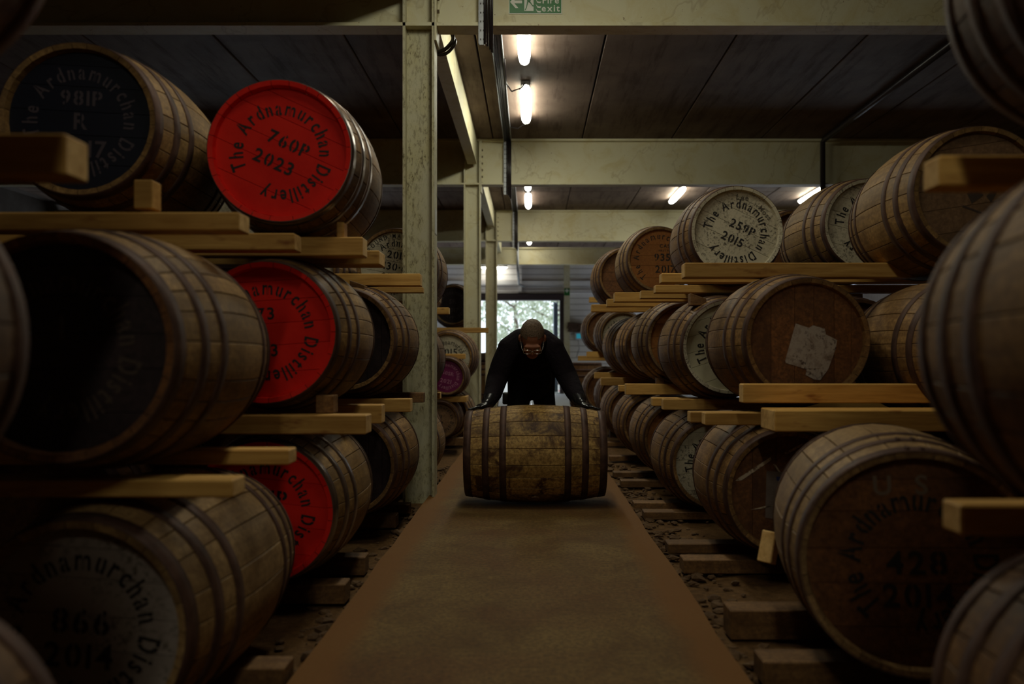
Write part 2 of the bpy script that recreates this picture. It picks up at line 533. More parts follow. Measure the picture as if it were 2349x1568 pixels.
# ceiling: separate concrete planks
ce = empty('ceiling', (0, 0, CEIL_Z)); ce['kind'] = 'structure'
bm = bmesh.new(); box(bm, -9.2, 9.2, -4.2, WALL_Y + .3, .10, .2); from_bm('roof_deck', bm, M['dark_wall'], ce)
cache = {}
spans = [(-4.2, FIRST_Y), (FIRST_Y, COLS[0]), (COLS[0], COLS[1]), (COLS[1], 11.5 * K), (11.5 * K, BACK_Y), (BACK_Y, WALL_Y)]
x = -0.494 - 1.145 * 7
while x < 9.0:
    for (ya, yb) in spans:
        k = (ya, yb)
        if k not in cache:
            bm = bmesh.new(); box(bm, .007, 1.145 - .007, .006, yb - ya - .006, 0, .10)
            bevel(bm, .006)
            me = bpy.data.meshes.new('ceiling_panel'); bm.to_mesh(me); bm.free(); me.materials.append(M['ceiling']); cache[k] = me
        obj_of('ceiling_panel', cache[k], ce, (x, ya, 0))
    x += 1.145


def ibeam(name, y, z0=BEAM_Z0, z1=CEIL_Z, fw=.15, x0=-9.0, x1=9.0):
    bm = bmesh.new()
    box(bm, x0, x1, y - fw / 2, y + fw / 2, z0, z0 + .022)
    box(bm, x0, x1, y - fw / 2, y + fw / 2, z1 - .03, z1 - .002)
    box(bm, x0, x1, y - .008, y + .008, z0 + .022, z1 - .03)
    return struct(name, bm, M['cream'])


for k, y in enumerate((FIRST_Y,) + COLS + (BACK_Y,)):
    ibeam('beam_%d' % (k + 1), y, z1=3.575 if y == BACK_Y else CEIL_Z)
# columns: H section, web facing the camera
for k, y in enumerate((FIRST_Y,) + COLS):
    if k == 0: continue      # none beside the camera
    c_ = empty('column_%d' % (k + 1), (-.76, y, 0)); c_['kind'] = 'structure'
    bm = bmesh.new()
    box(bm, -.107, -.089, -.075, .075, -.08, CEIL_Z)
    box(bm, .089, .107, -.075, .075, -.08, CEIL_Z)
    box(bm, -.09, .09, -.006, .006, -.08, CEIL_Z)
    from_bm('column_shaft', bm, M['column' if k == 1 else 'cream'], c_)
    bm = bmesh.new(); box(bm, .108, .122, -.085, .085, BEAM_Z0 - .10, CEIL_Z - .02); from_bm('end_plate', bm, M['cream'], c_)
    for q in range(6):
        bm = bmesh.new()
        bmesh.ops.create_cone(bm, segments=6, radius1=.013, radius2=.013, depth=.02, cap_ends=True,
                              matrix=Matrix.Translation((.128, -.05, BEAM_Z0 + .02 + .085 * q)) @ Matrix.Rotation(PI / 2, 4, 'Y'))
        from_bm('bolt', bm, M['steel'], c_)
    if k == 1:
        bm = bmesh.new(); box(bm, .1075, .109, -.05, .05, 1.78, 1.95)
        o = from_bm('notice_sticker', bm, M['sticker'], c_); o['label'] = 'peeling white paper notice'
    bm = bmesh.new(); box(bm, -.16, .16, -.14, .14, -.10, -.055); from_bm('base_plate', bm, M['dirt'], c_)
# beams along the aisle, column to column
yy = (FIRST_Y,) + COLS + (BACK_Y,)
for k in range(4):
    bm = bmesh.new()
    a, b = yy[k] + .08, yy[k + 1] - .08
    box(bm, -.82, -.70, a, b, 3.43, 3.452)
    box(bm, -.722, -.70, a, b, 3.452, CEIL_Z - .003)
    box(bm, -.82, -.798, a, b, 3.452, CEIL_Z - .003)
    struct('beam_along_%d' % (k + 1), bm, M['cream'])

# ------------------------------------------------------------------ lettering
GL = {}


def glyph(ch):
    if ch in GL: return GL[ch]
    cu = bpy.data.curves.new('t', 'FONT')
    cu.body = ch
    cu.size = 1.0
    cu.resolution_u = 3
    cu.offset = 0.020
    ob = bpy.data.objects.new('t', cu)
    col.objects.link(ob)
    dg = bpy.context.evaluated_depsgraph_get()
    dg.update()
    me = bpy.data.meshes.new_from_object(ob.evaluated_get(dg))
    bpy.data.objects.remove(ob)
    bpy.data.curves.remove(cu)
    res = []
    for st in (False, True):
        bm = bmesh.new()
        bm.from_mesh(me)
        if bm.verts:
            xs = [v.co.x for v in bm.verts]
            x0, x1 = min(xs), max(xs)
            if st and ch in "AdnamuhobpqDPRO0689" and x1 - x0 > .2:
                xc = (x0 + x1) / 2
                if ch in 'm': xc = x0 + (x1 - x0) * .5
                for s_ in (-1, 1):
                    bmesh.ops.bisect_plane(bm, geom=bm.verts[:] + bm.edges[:] + bm.faces[:], plane_co=(xc + s_ * .032, 0, 0), plane_no=(1, 0, 0))
                dl = [f for f in bm.faces if abs(f.calc_center_median().x - xc) < .030]
                bmesh.ops.delete(bm, geom=dl, context='FACES')
        else:
            x0 = x1 = 0
        bm.verts.index_update()
        res.append(([v.co.copy() for v in bm.verts], [[v.index for v in f.verts] for f in bm.faces], x0, x1))
        bm.free()
    bpy.data.meshes.remove(me)
    GL[ch] = res
    return res


def put(bm, ch, mat4, stencil=True):
    vs, fs, x0, x1 = glyph(ch)[1 if stencil else 0]
    nv = [bm.verts.new(mat4 @ Vector((v.x - (x0 + x1) / 2, v.y, 0))) for v in vs]
    for f in fs:
        try: bm.faces.new([nv[i] for i in f])
        except ValueError: pass


def adv(ch):
    if ch == ' ': return .34
    _, _, x0, x1 = glyph(ch)[0]
    return x1 - x0 + .14


def ring_text(bm, txt, R, size, start_deg, total_deg=None):
    """clockwise round the head as seen from the front; local plane x right, y up"""
    ws = [adv(c) for c in txt]
    if total_deg is None:
        k = size / R
    else:
        k = math.radians(total_deg) / sum(ws)
    a = math.radians(start_deg)
    for c, wd in zip(txt, ws):
        mid = a - wd * k / 2
        if c != ' ':
            put(bm, c, Matrix.Rotation(mid - PI / 2, 4, 'Z') @ Matrix.Translation((0, R - size * .42, 0)) @ Matrix.Diagonal((size * .84, size * 1.16, 1, 1)))
        a -= wd * k


def line_text(bm, txt, cx, cy, size, rot=0.0, stencil=True, sp=1.0):
    ws = [adv(c) * sp for c in txt]
    x = -sum(ws) / 2
    for c, wd in zip(txt, ws):
        if c != ' ':
            put(bm, c, Matrix.Translation((cx, cy, 0)) @ Matrix.Rotation(math.radians(rot), 4, 'Z') @ Matrix.Translation(((x + wd / 2) * size, -.35 * size, 0)) @ Matrix.Scale(size, 4), stencil)
        x += wd


def head_plane(bm, y):
    """map (x right, y up) drawing onto the front head (facing -Y) of a barrel"""
    for v in bm.verts:
        v.co = Vector((v.co.x, y, v.co.y))


# ------------------------------------------------------------------ barrels
SIZES = {'roll': (.27, .314, .89), 'std': (.27, .325, .88), 'hog': (.31, .345, .86), 'qtr': (.19, .22, .60), 'big': (.30, .34, .88)}


def rad(sz, y):
    Rc, R, L = SIZES[sz]
    return Rc + (R - Rc) * (1 - (2 * y / L) ** 2)


MC = {}


def stave_mesh(sz, wdeg, body, end):
    key = ('stave', sz, wdeg, body, end)
    if key in MC: return MC[key]
    Rc, R, L = SIZES[sz]
    bm = bmesh.new()
    w2 = math.radians(wdeg) / 2
    ny = 8
    rows = []
    for j in range(ny + 1):
        y = -L / 2 + L * j / ny
        r = rad(sz, y)
        dl = .0028 / r
        gp = .0009 / r
        row = []
        for a, dr in ((-w2 + gp, -.0022), (-w2 + dl, 0), (0, 0), (w2 - dl, 0), (w2 - gp, -.0022)):
            rr = r + dr
            row.append(bm.verts.new((rr * math.sin(a), y, rr * math.cos(a))))
        rows.append(row)
    for j in range(ny):
        for i in range(4):
            f = bm.faces.new((rows[j][i], rows[j][i + 1], rows[j + 1][i + 1], rows[j + 1][i]))
            f.smooth = i in (1, 2)
    gp = .0009 / Rc
    for e, (j, sg) in enumerate(((0, 1), (ny, -1))):
        y = rows[j][0].co.y
        ea = [bm.verts.new(((Rc - .018) * math.sin(a), y + sg * .003, (Rc - .018) * math.cos(a))) for a in (-w2 + gp, 0, w2 - gp)]
        eb = [bm.verts.new(((Rc - .024) * math.sin(a), y + sg * .045, (Rc - .024) * math.cos(a))) for a in (-w2 + gp, 0, w2 - gp)]
        o = rows[j]
        fs = [(o[0], o[1], ea[0]), (o[1], o[2], ea[1], ea[0]), (o[2], o[3], ea[2], ea[1]), (o[3], o[4], ea[2]),
              (ea[0], ea[1], eb[1], eb[0]), (ea[1], ea[2], eb[2], eb[1])]
        for f in fs:
            f = f if sg < 0 else f[::-1]
            bm.faces.new(f).material_index = 1 if sg > 0 else 0
    bmesh.ops.recalc_face_normals(bm, faces=bm.faces)
    me = bpy.data.meshes.new('stave')
    bm.to_mesh(me); bm.free()
    # the bent outer face shades as one smooth barrel, only the joints break it
    nl = [Vector((0, 0, 1))] * len(me.loops)
    for p in me.polygons:
        for li in p.loop_indices:
            if p.use_smooth:
                c = me.vertices[me.loops[li].vertex_index].co
                q = 4 * (R - Rc) * 2 * c.y / (L * L)
                r_ = math.hypot(c.x, c.z)
                nl[li] = Vector((c.x / r_, q, c.z / r_)).normalized()
            else: nl[li] = p.normal.copy()
    me.normals_split_custom_set(nl)
    me.materials.append(M[body]); me.materials.append(M[end])
    MC[key] = me
    return me


def body_mesh(sz, body, end):
    key = ('body', sz, body, end)
    if key in MC: return MC[key]
    Rc, R, L = SIZES[sz]
    bm = bmesh.new()
    ns, ny = 48, 8
    rows = []
    for j in range(ny + 1):
        y = -L / 2 + L * j / ny
        r = rad(sz, y)
        rows.append([bm.verts.new(((r - (.004 if k % 2 else 0)) * math.sin(2 * PI * k / ns), y, (r - (.004 if k % 2 else 0)) * math.cos(2 * PI * k / ns))) for k in range(ns)])
    for y, r in ((-L / 2 + .003, Rc - .018), (-L / 2 + .045, Rc - .024)):
        rows.insert(0, [bm.verts.new((r * math.sin(2 * PI * k / ns), y, r * math.cos(2 * PI * k / ns))) for k in range(ns)])
    for y, r in ((L / 2 - .003, Rc - .018), (L / 2 - .045, Rc - .024)):
        rows.append([bm.verts.new((r * math.sin(2 * PI * k / ns), y, r * math.cos(2 * PI * k / ns))) for k in range(ns)])
    for j in range(len(rows) - 1):
        for k in range(ns):
            f = bm.faces.new((rows[j][k], rows[j + 1][k], rows[j + 1][(k + 1) % ns], rows[j][(k + 1) % ns]))
            f.material_index = 1 if j < 2 else 0
    bmesh.ops.recalc_face_normals(bm, faces=bm.faces)
    me = bpy.data.meshes.new('stave_body')
    bm.to_mesh(me); bm.free()
    me.materials.append(M[body]); me.materials.append(M[end])
    MC[key] = me
    return me


def hoop_mesh(sz, yc, wd, mat):
    key = ('hoop', sz, round(yc, 3), wd, mat)
    if key in MC: return MC[key]
    bm = bmesh.new()
    ns = 56
    rings = []
    y0, y1 = yc - wd / 2, yc + wd / 2
    prof = [(y0, rad(sz, y0) - .004), (y0, rad(sz, y0) + .0022), (yc, rad(sz, yc) + .0028), (y1, rad(sz, y1) + .0022), (y1, rad(sz, y1) - .004)]
    for y, r in prof:
        rings.append([bm.verts.new((r * math.sin(2 * PI * k / ns), y, r * math.cos(2 * PI * k / ns))) for k in range(ns)])
    for j in range(len(prof) - 1):
        for k in range(ns):
            f = bm.faces.new((rings[j][k], rings[j + 1][k], rings[j + 1][(k + 1) % ns], rings[j][(k + 1) % ns]))
            f.smooth = j in (1, 2)
    bmesh.ops.recalc_face_normals(bm, faces=bm.faces)
    me = bpy.data.meshes.new('hoop')
    bm.to_mesh(me); bm.free()
    me.materials.append(M[mat])
    MC[key] = me
    return me


def disc_mesh(name, r, y, mat):
    key = ('disc', r, round(y, 4), mat)
    if key in MC: return MC[key]
    bm = bmesh.new()
    vs = [bm.verts.new((r * math.cos(2 * PI * k / 40), y, r * math.sin(2 * PI * k / 40))) for k in range(40)]
    vb = [bm.verts.new((v.co.x, y + .012, v.co.z)) for v in vs]
    bm.faces.new(vs[::-1]); bm.faces.new(vb)
    for k in range(40): bm.faces.new((vs[k], vs[(k + 1) % 40], vb[(k + 1) % 40], vb[k]))
    bmesh.ops.recalc_face_normals(bm, faces=bm.faces)
    me = bpy.data.meshes.new(name)
    bm.to_mesh(me); bm.free()
    me.materials.append(M[mat])
    MC[key] = me
    return me


def board_mesh(r, z0, z1, y, mat):
    key = ('board', r, round(z0, 4), round(y, 4), mat)
    if key in MC: return MC[key]
    bm = bmesh.new()
    g = .0005
    z0 += g; z1 -= g
    def hw(z): return math.sqrt(max(r * r - z * z, 1e-6))
    n = 6
    pts = [(hw(z0 + (z1 - z0) * k / n), z0 + (z1 - z0) * k / n) for k in range(n + 1)]
    pts += [(-x, z) for x, z in reversed(pts)]
    ins = []
    cz = (z0 + z1) / 2
    fr = [bm.verts.new((x * .998, y, cz + (z - cz) * .988)) for x, z in pts]
    md = [bm.verts.new((x, y + .003, z)) for x, z in pts]
    bk = [bm.verts.new((x, y + .011, z)) for x, z in pts]
    m_ = len(pts)
    bm.faces.new(fr)
    bm.faces.new(bk[::-1])
    for a, b in ((fr, md), (md, bk)):
        for k in range(m_): bm.faces.new((a[k], a[(k + 1) % m_], b[(k + 1) % m_], b[k]))
    bmesh.ops.recalc_face_normals(bm, faces=bm.faces)
    me = bpy.data.meshes.new('head_board')
    bm.to_mesh(me); bm.free()
    me.materials.append(M[mat])
    MC[key] = me
    return me


WIDTHS = [11] * 8 + [15] * 8 + [19] * 8
ALLB = []


def barrel(label, x, y, z, sz='std', body='oak_mid', head='head_brown', end=None, hoop='hoop', yaw=0.0, roll=0.0,
           detail=True, text=None, ink='ink', rot=None, vertical_boards=False, group=None, at='head', cat='barrel'):
    """x, y, z: middle of the front head (z relative to the eye level)"""
    Rc, R, L = SIZES[sz]
    end = end or body
    if rot is None:
        rot = (0, math.radians(roll), math.radians(yaw))
        E = Euler(rot)
        off = E.to_matrix() @ Vector((0, L / 2, 0))
        loc = Vector((x, y, CAM_Z + z)) + off
    else:
        loc = Vector((x, y, z))
    root = empty('barrel', loc, rot)
    tag(root, label, cat, group)
    rnd = random.Random(label)
    if detail:
        ws = WIDTHS[:]
        rnd.shuffle(ws)
        a = rnd.uniform(0, 360)
        for wd in ws:
            o = obj_of('stave', stave_mesh(sz, wd, body, end), root, rot=(0, math.radians(a + wd / 2), 0))
            a += wd
    else:
        obj_of('stave_body', body_mesh(sz, body, end), root)
    for f, wd in ((.027, .046), (.155, .041), (.275, .041), (.725, .041), (.845, .041), (.973, .046)):
        obj_of('hoop', hoop_mesh(sz, -L / 2 + f * L + (.0 if .03 < f < .97 else 0), wd, hoop), root)
    yf = -L / 2 + .030
    hd = obj_of('head', disc_mesh('head', Rc - .0215, yf + .011, 'head_black' if detail else head), root)
    if detail:
        nb = 6
        rr = Rc - .0215
        edges = [-rr * .995, -rr * .62, -rr * .2, rr * .14, rr * .5, rr * .8, rr * .995]
        for k in range(nb):
            o = obj_of('head_board', board_mesh(rr, edges[k], edges[k + 1], yf, head), hd)
            if vertical_boards: o.rotation_euler = (0, PI / 2, 0)
    obj_of('back_head', disc_mesh('back_head', Rc - .0215, L / 2 - .045, 'head_brown'), root)
    if text:
        bm = bmesh.new()
        text(bm, Rc)
        head_plane(bm, yf - .0012)
        o = from_bm('lettering', bm, M[ink], hd)
    root['hy'] = yf
    ALLB.append((root, sz, label))
    return root, hd, yf


def std_text(lines, start=196, ring='The Ardnamurchan Distillery', R=.60, size=.0, total=328, hand=None, ls=.058):
    def fn(bm, Rc):
        r = Rc * R
        ring_text(bm, ring, r, .067 * Rc / .275, start, total)
        k = Rc / .275
        for t, cx, cy, s in lines:
            line_text(bm, t, cx * k, cy * k, s * k)
    return fn


def patch(hd, name, pts, y, mat, thick=.002, label=None):
    bm = bmesh.new()
    f = bm.faces.new([bm.verts.new((px, y, pz)) for px, pz in pts])
    r = bmesh.ops.extrude_face_region(bm, geom=[f])
    for v in r['geom']:
        if isinstance(v, bmesh.types.BMVert): v.co.y += thick
    bmesh.ops.recalc_face_normals(bm, faces=bm.faces)
    o = from_bm(name, bm, M[mat], hd)
    if label: o['label'] = label
    return o


def B(label, px, py, d, **kw):
    p = W(px, py, d)
    return barrel(label, p.x, p.y, p.z - CAM_Z, **kw)


two = lambda a, b, tx=0.0: [(a, .012 + tx, .045, .072), (b, -.012 + tx, -.045, .072)]

# --- left stacks
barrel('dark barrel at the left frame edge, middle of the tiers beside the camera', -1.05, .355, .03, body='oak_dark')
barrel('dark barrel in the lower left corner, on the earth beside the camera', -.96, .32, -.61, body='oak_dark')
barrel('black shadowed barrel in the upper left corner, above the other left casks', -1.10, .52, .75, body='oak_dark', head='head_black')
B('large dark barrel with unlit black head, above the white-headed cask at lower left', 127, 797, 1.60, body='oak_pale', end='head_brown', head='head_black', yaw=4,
  text=std_text([('1', 0, .05, .085)], start=215), ink='ink_dim')
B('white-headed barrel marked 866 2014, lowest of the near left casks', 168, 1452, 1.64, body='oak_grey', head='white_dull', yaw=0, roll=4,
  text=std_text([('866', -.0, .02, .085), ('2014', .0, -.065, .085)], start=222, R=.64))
B('navy blue headed barrel with faint lettering, high at far left', 176, 272, 2.43, body='oak_pale', head='navy', yaw=4, roll=2,
  text=std_text([('981P', 0, .085, .075), ('R', 0, .0, .085), ('2017', .01, -.10, .085)], start=205, R=.66), ink='ink_grey')
B('red-headed barrel marked 760P 2023, topmost of the red stack', 641, 345, 2.61, body='oak_mid', head='red', end='red', hoop='hoop_bright', yaw=4, roll=24,
  text=std_text(two('760P', '2023'), start=232, R=.64))
B('red-headed barrel with 73 and 23 showing, middle of the red stack', 606, 762, 2.61, body='oak_pale', head='red', end='red', yaw=2, roll=-4,
  text=std_text([('773', -.02, .075, .066), ('R', -.05, .0, .05), ('2023', -.035, -.07, .066)], start=215, R=.65))
B('red-headed barrel on the earth, lowest of the red stack', 600, 1175, 2.61, body='oak_pale', head='red', end='red', yaw=2, roll=6, hoop='hoop_bright',
  text=std_text([('761P', 0, .055, .085), ('2023', 0, -.055, .085)], start=225, R=.64))
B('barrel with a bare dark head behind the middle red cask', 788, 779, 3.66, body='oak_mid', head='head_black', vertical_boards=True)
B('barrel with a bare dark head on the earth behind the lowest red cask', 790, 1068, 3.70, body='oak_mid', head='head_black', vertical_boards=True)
B('white-headed barrel glimpsed below the red 760P cask, behind the navy one', 529, 498, 3.80, body='oak_mid', head='white', detail=False)
B('white-headed barrel marked 130-6, high behind the nearest cream column', 905, 611, 4.90, body='oak_mid', head='white', roll=10,
  text=lambda bm, Rc: (ring_text(bm, 'The Ardnamurchan Distillery', .175, .064, 192, 322), line_text(bm, '2015', .0, .085, .075),
                       line_text(bm, '130·6', -.0, .0, .075), line_text(bm, '$19', -.04, -.08, .075), ring_text(bm, 'ROUND, MAC RAE', .225, .04, 160, 110)))
B('white-headed barrel glimpsed between the timbers behind the red stack', 684, 614, 4.90, body='oak_mid', head='white', detail=False)
barrel('barrel behind the nearest cream column, middle of its stack', -1.0, 4.90 * K, .015, body='oak_dark')
barrel('barrel behind the nearest cream column, on the earth', -1.0, 4.90 * K, -.64, body='oak_mid')
B('pale barrel peeping out past the nearest column, left of the black head', 917, 663, 6.2, body='oak_pale', detail=False)
B('white-headed barrel marked 2015 beside the second cream column', 1027, 818, 7.69, body='oak_mid', head='white',
  text=std_text([('2015', 0, .055, .11)], start=200, R=.62))
B('small purple-headed cask marked 160SR 2021', 1024, 863, 7.07, sz='qtr', body='oak_mid', head='purple', roll=12,
  text=std_text([('160SR', 0, .05, .075), ('2021', 0, -.07, .085)], start=205, R=.66), ink='ink_pink')
B('small brown-headed cask marked SP, on the earth below the purple one', 1008, 962, 7.05, sz='qtr', body='oak_mid', head='head_tan',
  text=std_text([('19', 0, .04, .09), ('SP', 0, -.06, .09)], start=215, R=.7))
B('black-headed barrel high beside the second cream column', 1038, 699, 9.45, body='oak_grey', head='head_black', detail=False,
  text=std_text([('SR', 0, .05, .085), ('2017', 0, -.07, .085)], start=205, R=.66), ink='ink_grey')
barrel('pale barrel on the earth behind the small purple cask', -.98, 7.69 * K, -.63, body='oak_pale', detail=False)

# --- right stacks
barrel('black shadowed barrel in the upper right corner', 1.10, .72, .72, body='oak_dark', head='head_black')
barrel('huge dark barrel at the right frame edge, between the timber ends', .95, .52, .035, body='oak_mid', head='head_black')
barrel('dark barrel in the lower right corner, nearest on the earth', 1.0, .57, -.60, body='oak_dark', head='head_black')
r_, hd, yf = B('wide-rimmed hogshead lettered U S, on the earth at lower right', 2108, 1296, 1.86, sz='hog', body='oak_grey', head='head_brown', yaw=-13, roll=-3,  # darker head brown stands in for dimmer light on this near head
  text=std_text([('428', .0, .0, .08), ('2014', .0, -.08, .08)], start=232, R=.57))
bm = bmesh.new(); line_text(bm, 'U  S', -.03, .215, .075); head_plane(bm, yf - .0014); o = from_bm('stencilled_letters', bm, M['ink_pale'], hd); o['label'] = 'worn pale letters U S'
for hp in [c for c in r_.children if c.name.startswith('hoop')][:2]:
    yc = sum(v.co.y for v in hp.data.vertices) / len(hp.data.vertices)
    for k, a in enumerate((-.03, .09)):
        for dy in (-.009, .009):
            bm = bmesh.new()
            q = rad('hog', yc) + .003
            bmesh.ops.create_uvsphere(bm, u_segments=8, v_segments=5, radius=.006, matrix=Matrix.Translation((q * math.sin(a), yc + dy, q * math.cos(a))))
            from_bm('rivet', bm, M['hoop'], hp)
r_, hd, yf = B('barrel with a torn white paper patch on its brown head', 1854, 779, 3.0, body='oak_mid', head='head_brown', yaw=-1, vertical_boards=True)
def P2(px, py, cx=1854, cy=779, s=522): return ((px - cx) / s, (cy - py) / s)
patch(hd, 'paper_patch', [P2(*p) for p in ((1830, 741), (1861, 751), (1870, 745), (1897, 753), (1899, 766), (1925, 779), (1922, 800), (1904, 848), (1886, 872), (1872, 870), (1853, 860), (1855, 847), (1807, 832), (1806, 826))], yf - .0026, 'label_paper', label='torn white paper patch')
patch(hd, 'paper_patch', [P2(*p) for p in ((1861, 752), (1870, 746), (1896, 755), (1898, 790), (1886, 845), (1852, 845))], yf - .0040, 'label_paper', label='second layer of torn white paper')
r_, hd, yf = B('barrel with chalk streaks and a pale rectangle on its brown head', 1811, 1131, 3.0, body='oak_mid', head='head_brown', yaw=-2, vertical_boards=True)
def P3(px, py): return ((px - 1811) / 520, (1131 - py) / 520)
for q in (((1692, 1105), (1700, 1098), (1772, 1050), (1774, 1057), (1706, 1104)), ((1804, 1040), (1838, 1022), (1846, 1018), (1844, 1024), (1808, 1044)), ((1778, 1066), (1784, 1068), (1796, 1086), (1792, 1086)), ((1726, 1172), (1760, 1163), (1790, 1160), (1760, 1168))):
    patch(hd, 'chalk_streak', [P3(*p) for p in q], yf - .002, 'chalk', .001)
patch(hd, 'paper_label', [P3(*p) for p in ((1763, 1082), (1800, 1084), (1800, 1195), (1760, 1190))], yf - .002, 'label_dull', label='dull pale label with a blue mark')
patch(hd, 'blue_mark', [P3(*p) for p in ((1785, 1095), (1803, 1096), (1803, 1106), (1786, 1104))], yf - .003, 'blue_ink')
r_, hd, yf = B('barrel high at right with a dark stamp on its bare brown head', 2250, 437, 2.87, body='oak_pale', head='head_tan', roll=-8, yaw=-4.5)
def P4(px, py): return ((px - 2250) / 545, (437 - py) / 545)
bm = bmesh.new()
for k in range(5): line_text(bm, 'AMERICAN OAK', (2262 + k * 3 - 2250) / 545, (437 - 442 - k * 9) / 545, .014, rot=-32, stencil=False)
head_plane(bm, yf - .0012)
bm.free()
for q in (((2226, 436), (2252, 428), (2262, 446), (2234, 462)), ((2268, 450), (2288, 432), (2296, 440), (2276, 466)), ((2214, 462), (2256, 486), (2254, 490), (2212, 466))):
    patch(hd, 'stamp', [P4(*p) for p in q], yf - .0015, 'ink_dim', .001)
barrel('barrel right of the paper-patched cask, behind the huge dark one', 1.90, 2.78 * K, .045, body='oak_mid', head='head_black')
B('white-headed barrel marked 259P 2015 with Lee Moss in pencil, high at right', 1691, 531, 4.07, body='oak_mid', head='white', end='white', roll=26, yaw=-2,
  text=std_text(two('259P', '2015', .01), start=200, R=.645))
hd = ALLB[-1][0].children
hdo = [c for c in hd if c.name.startswith('head') and not c.name.startswith('head_board')][0]
bm = bmesh.new(); line_text(bm, 'Lee', -.057, .205, .045, rot=18, stencil=False); line_text(bm, 'Moss', .104, .180, .042, rot=-24, stencil=False)
head_plane(bm, -.44 + .030 - .0016); from_bm('pencilled_name', bm, M['pencil'], hdo)
B('white-headed barrel lettered The Ar, tucked behind the stamped cask', 1996, 514, 4.07, body='oak_pale', head='white', end='white', roll=14,
  text=std_text(two('261P', '2015'), start=196, R=.645))
B('brown-headed barrel peeping out between the two white heads', 1828, 566, 5.05, body='oak_mid', head='head_brown', detail=False)
B('white-headed barrel left of the paper-patched cask', 1675, 795, 3.93, body='oak_mid', head='white_clean', end='white', roll=-18,
  text=std_text(two('258P', '2015'), start=196, R=.645))
B('white-headed barrel on the earth left of the chalked cask', 1645, 1064, 4.17, body='oak_mid', head='white', roll=-4,
  text=std_text(two('262P', '2015'), start=196, R=.62))
B('orange-headed barrel two along from the paper-patched cask', 1573, 782, 4.89, body='oak_grey', head='head_orange')
B('orange-headed barrel on the earth, two along from the chalked cask', 1561, 1006, 5.17, body='oak_mid', head='head_orange')
B('orange-headed barrel marked 935 2017, high at right', 1514, 594, 5.74, body='oak_grey', head='head_orange',
  text=lambda bm, Rc: (ring_text(bm, 'The Ardnamurchan Distillery', .200, .064, 235, 322), line_text(bm, '935P', .05, .02, .085), line_text(bm, '2017', .05, -.08, .085),
                       line_text(bm, 'CASK', .06, .115, .04, stencil=False), line_text(bm, 'FIRST FILL', .05, .075, .022, stencil=False)))
B('brown-headed barrel highest and farthest of the right casks', 1438, 632, 6.75, body='oak_mid', head='head_brown')
B('barrel with an orange head, third along from the paper-patched cask', 1508, 792, 6.08, body='oak_mid', head='head_orange')
B('barrel with a dark head, fourth along from the paper-patched cask', 1462, 793, 7.22, body='oak_mid', head='head_brown')
B('barrel on the earth, third along from the chalked cask', 1498, 974, 6.33, body='oak_mid', head='head_brown')
B('barrel on the earth, fourth along from the chalked cask', 1452, 944, 7.60, body='oak_mid', head='head_brown')
B('far barrel with a small pale head beside the wall display', 1429, 766, 8.32, body='oak_grey', head='white', detail=False,
  text=std_text(two('257P', '2015'), start=216, R=.645))
barrel('farthest barrel of the middle right tier, nearest the wall display', 1.03, 9.42 * K, .42, body='oak_mid', detail=False)
barrel('far barrel behind the man\'s elbow, below the pale small head', 1.17, 8.62 * K, -.46, sz='hog', body='oak_mid', detail=False)
barrel('farthest low barrel beside the man\'s raised elbow', 1.09, 9.72 * K, -.43, sz='hog', body='oak_mid', detail=False)

# --- second rows, mostly in the dark behind the front casks
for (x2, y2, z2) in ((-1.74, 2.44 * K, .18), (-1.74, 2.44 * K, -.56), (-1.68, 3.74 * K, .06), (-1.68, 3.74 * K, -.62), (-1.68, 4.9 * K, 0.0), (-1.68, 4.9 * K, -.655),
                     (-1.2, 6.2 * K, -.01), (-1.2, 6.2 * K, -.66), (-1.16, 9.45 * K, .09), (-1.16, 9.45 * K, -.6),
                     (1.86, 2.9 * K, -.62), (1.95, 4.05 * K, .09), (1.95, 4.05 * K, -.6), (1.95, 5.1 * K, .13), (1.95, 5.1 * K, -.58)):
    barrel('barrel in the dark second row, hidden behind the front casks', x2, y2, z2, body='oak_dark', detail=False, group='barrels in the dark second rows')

# --- the rolled barrel and upright barrels at the back
PBY = 4.42 * K
PB = barrel('stained golden barrel being rolled along the concrete path', .024, PBY, .3185, body='oak_stained', sz='roll', head='head_tan', rot=(0, math.radians(20), PI / 2), vertical_boards=True)[0]
for k in range(1):
    bm = bmesh.new()
    bmesh.ops.create_cone(bm, segments=14, radius1=.028, radius2=.024, depth=.012, cap_ends=True, matrix=Matrix.Translation((0, .0, .316)))
    o = from_bm('bung', bm, M['head_tan'], PB)
    o.rotation_euler = (0, math.radians(-165), 0)
barrel('upright brown barrel at the back, right of the man', 1.00, 12.4 * K, .44, body='oak_dark', detail=False, rot=(-PI / 2, 0, .3), group=None)
barrel('upright brown barrel seen between the second and third columns', -.95, 13.9 * K, .44, body='oak_mid', detail=False, rot=(-PI / 2, 0, 1.1))
bm = bmesh.new()
bmesh.ops.create_icosphere(bm, subdivisions=3, radius=.2, matrix=Matrix.Translation((-.95, 13.9 * K, .97)) @ Matrix.Diagonal((1, .8, .55, 1)))
for v in bm.verts: v.co += Vector((1, 1, .4)) * .05 * mnoise.noise(v.co * 7)
tag(from_bm('sack', bm, M['tarp'], smooth=True), 'dark crumpled sack on top of the upright barrel behind the columns', 'sack')

# ------------------------------------------------------------------ timbers
TM = []


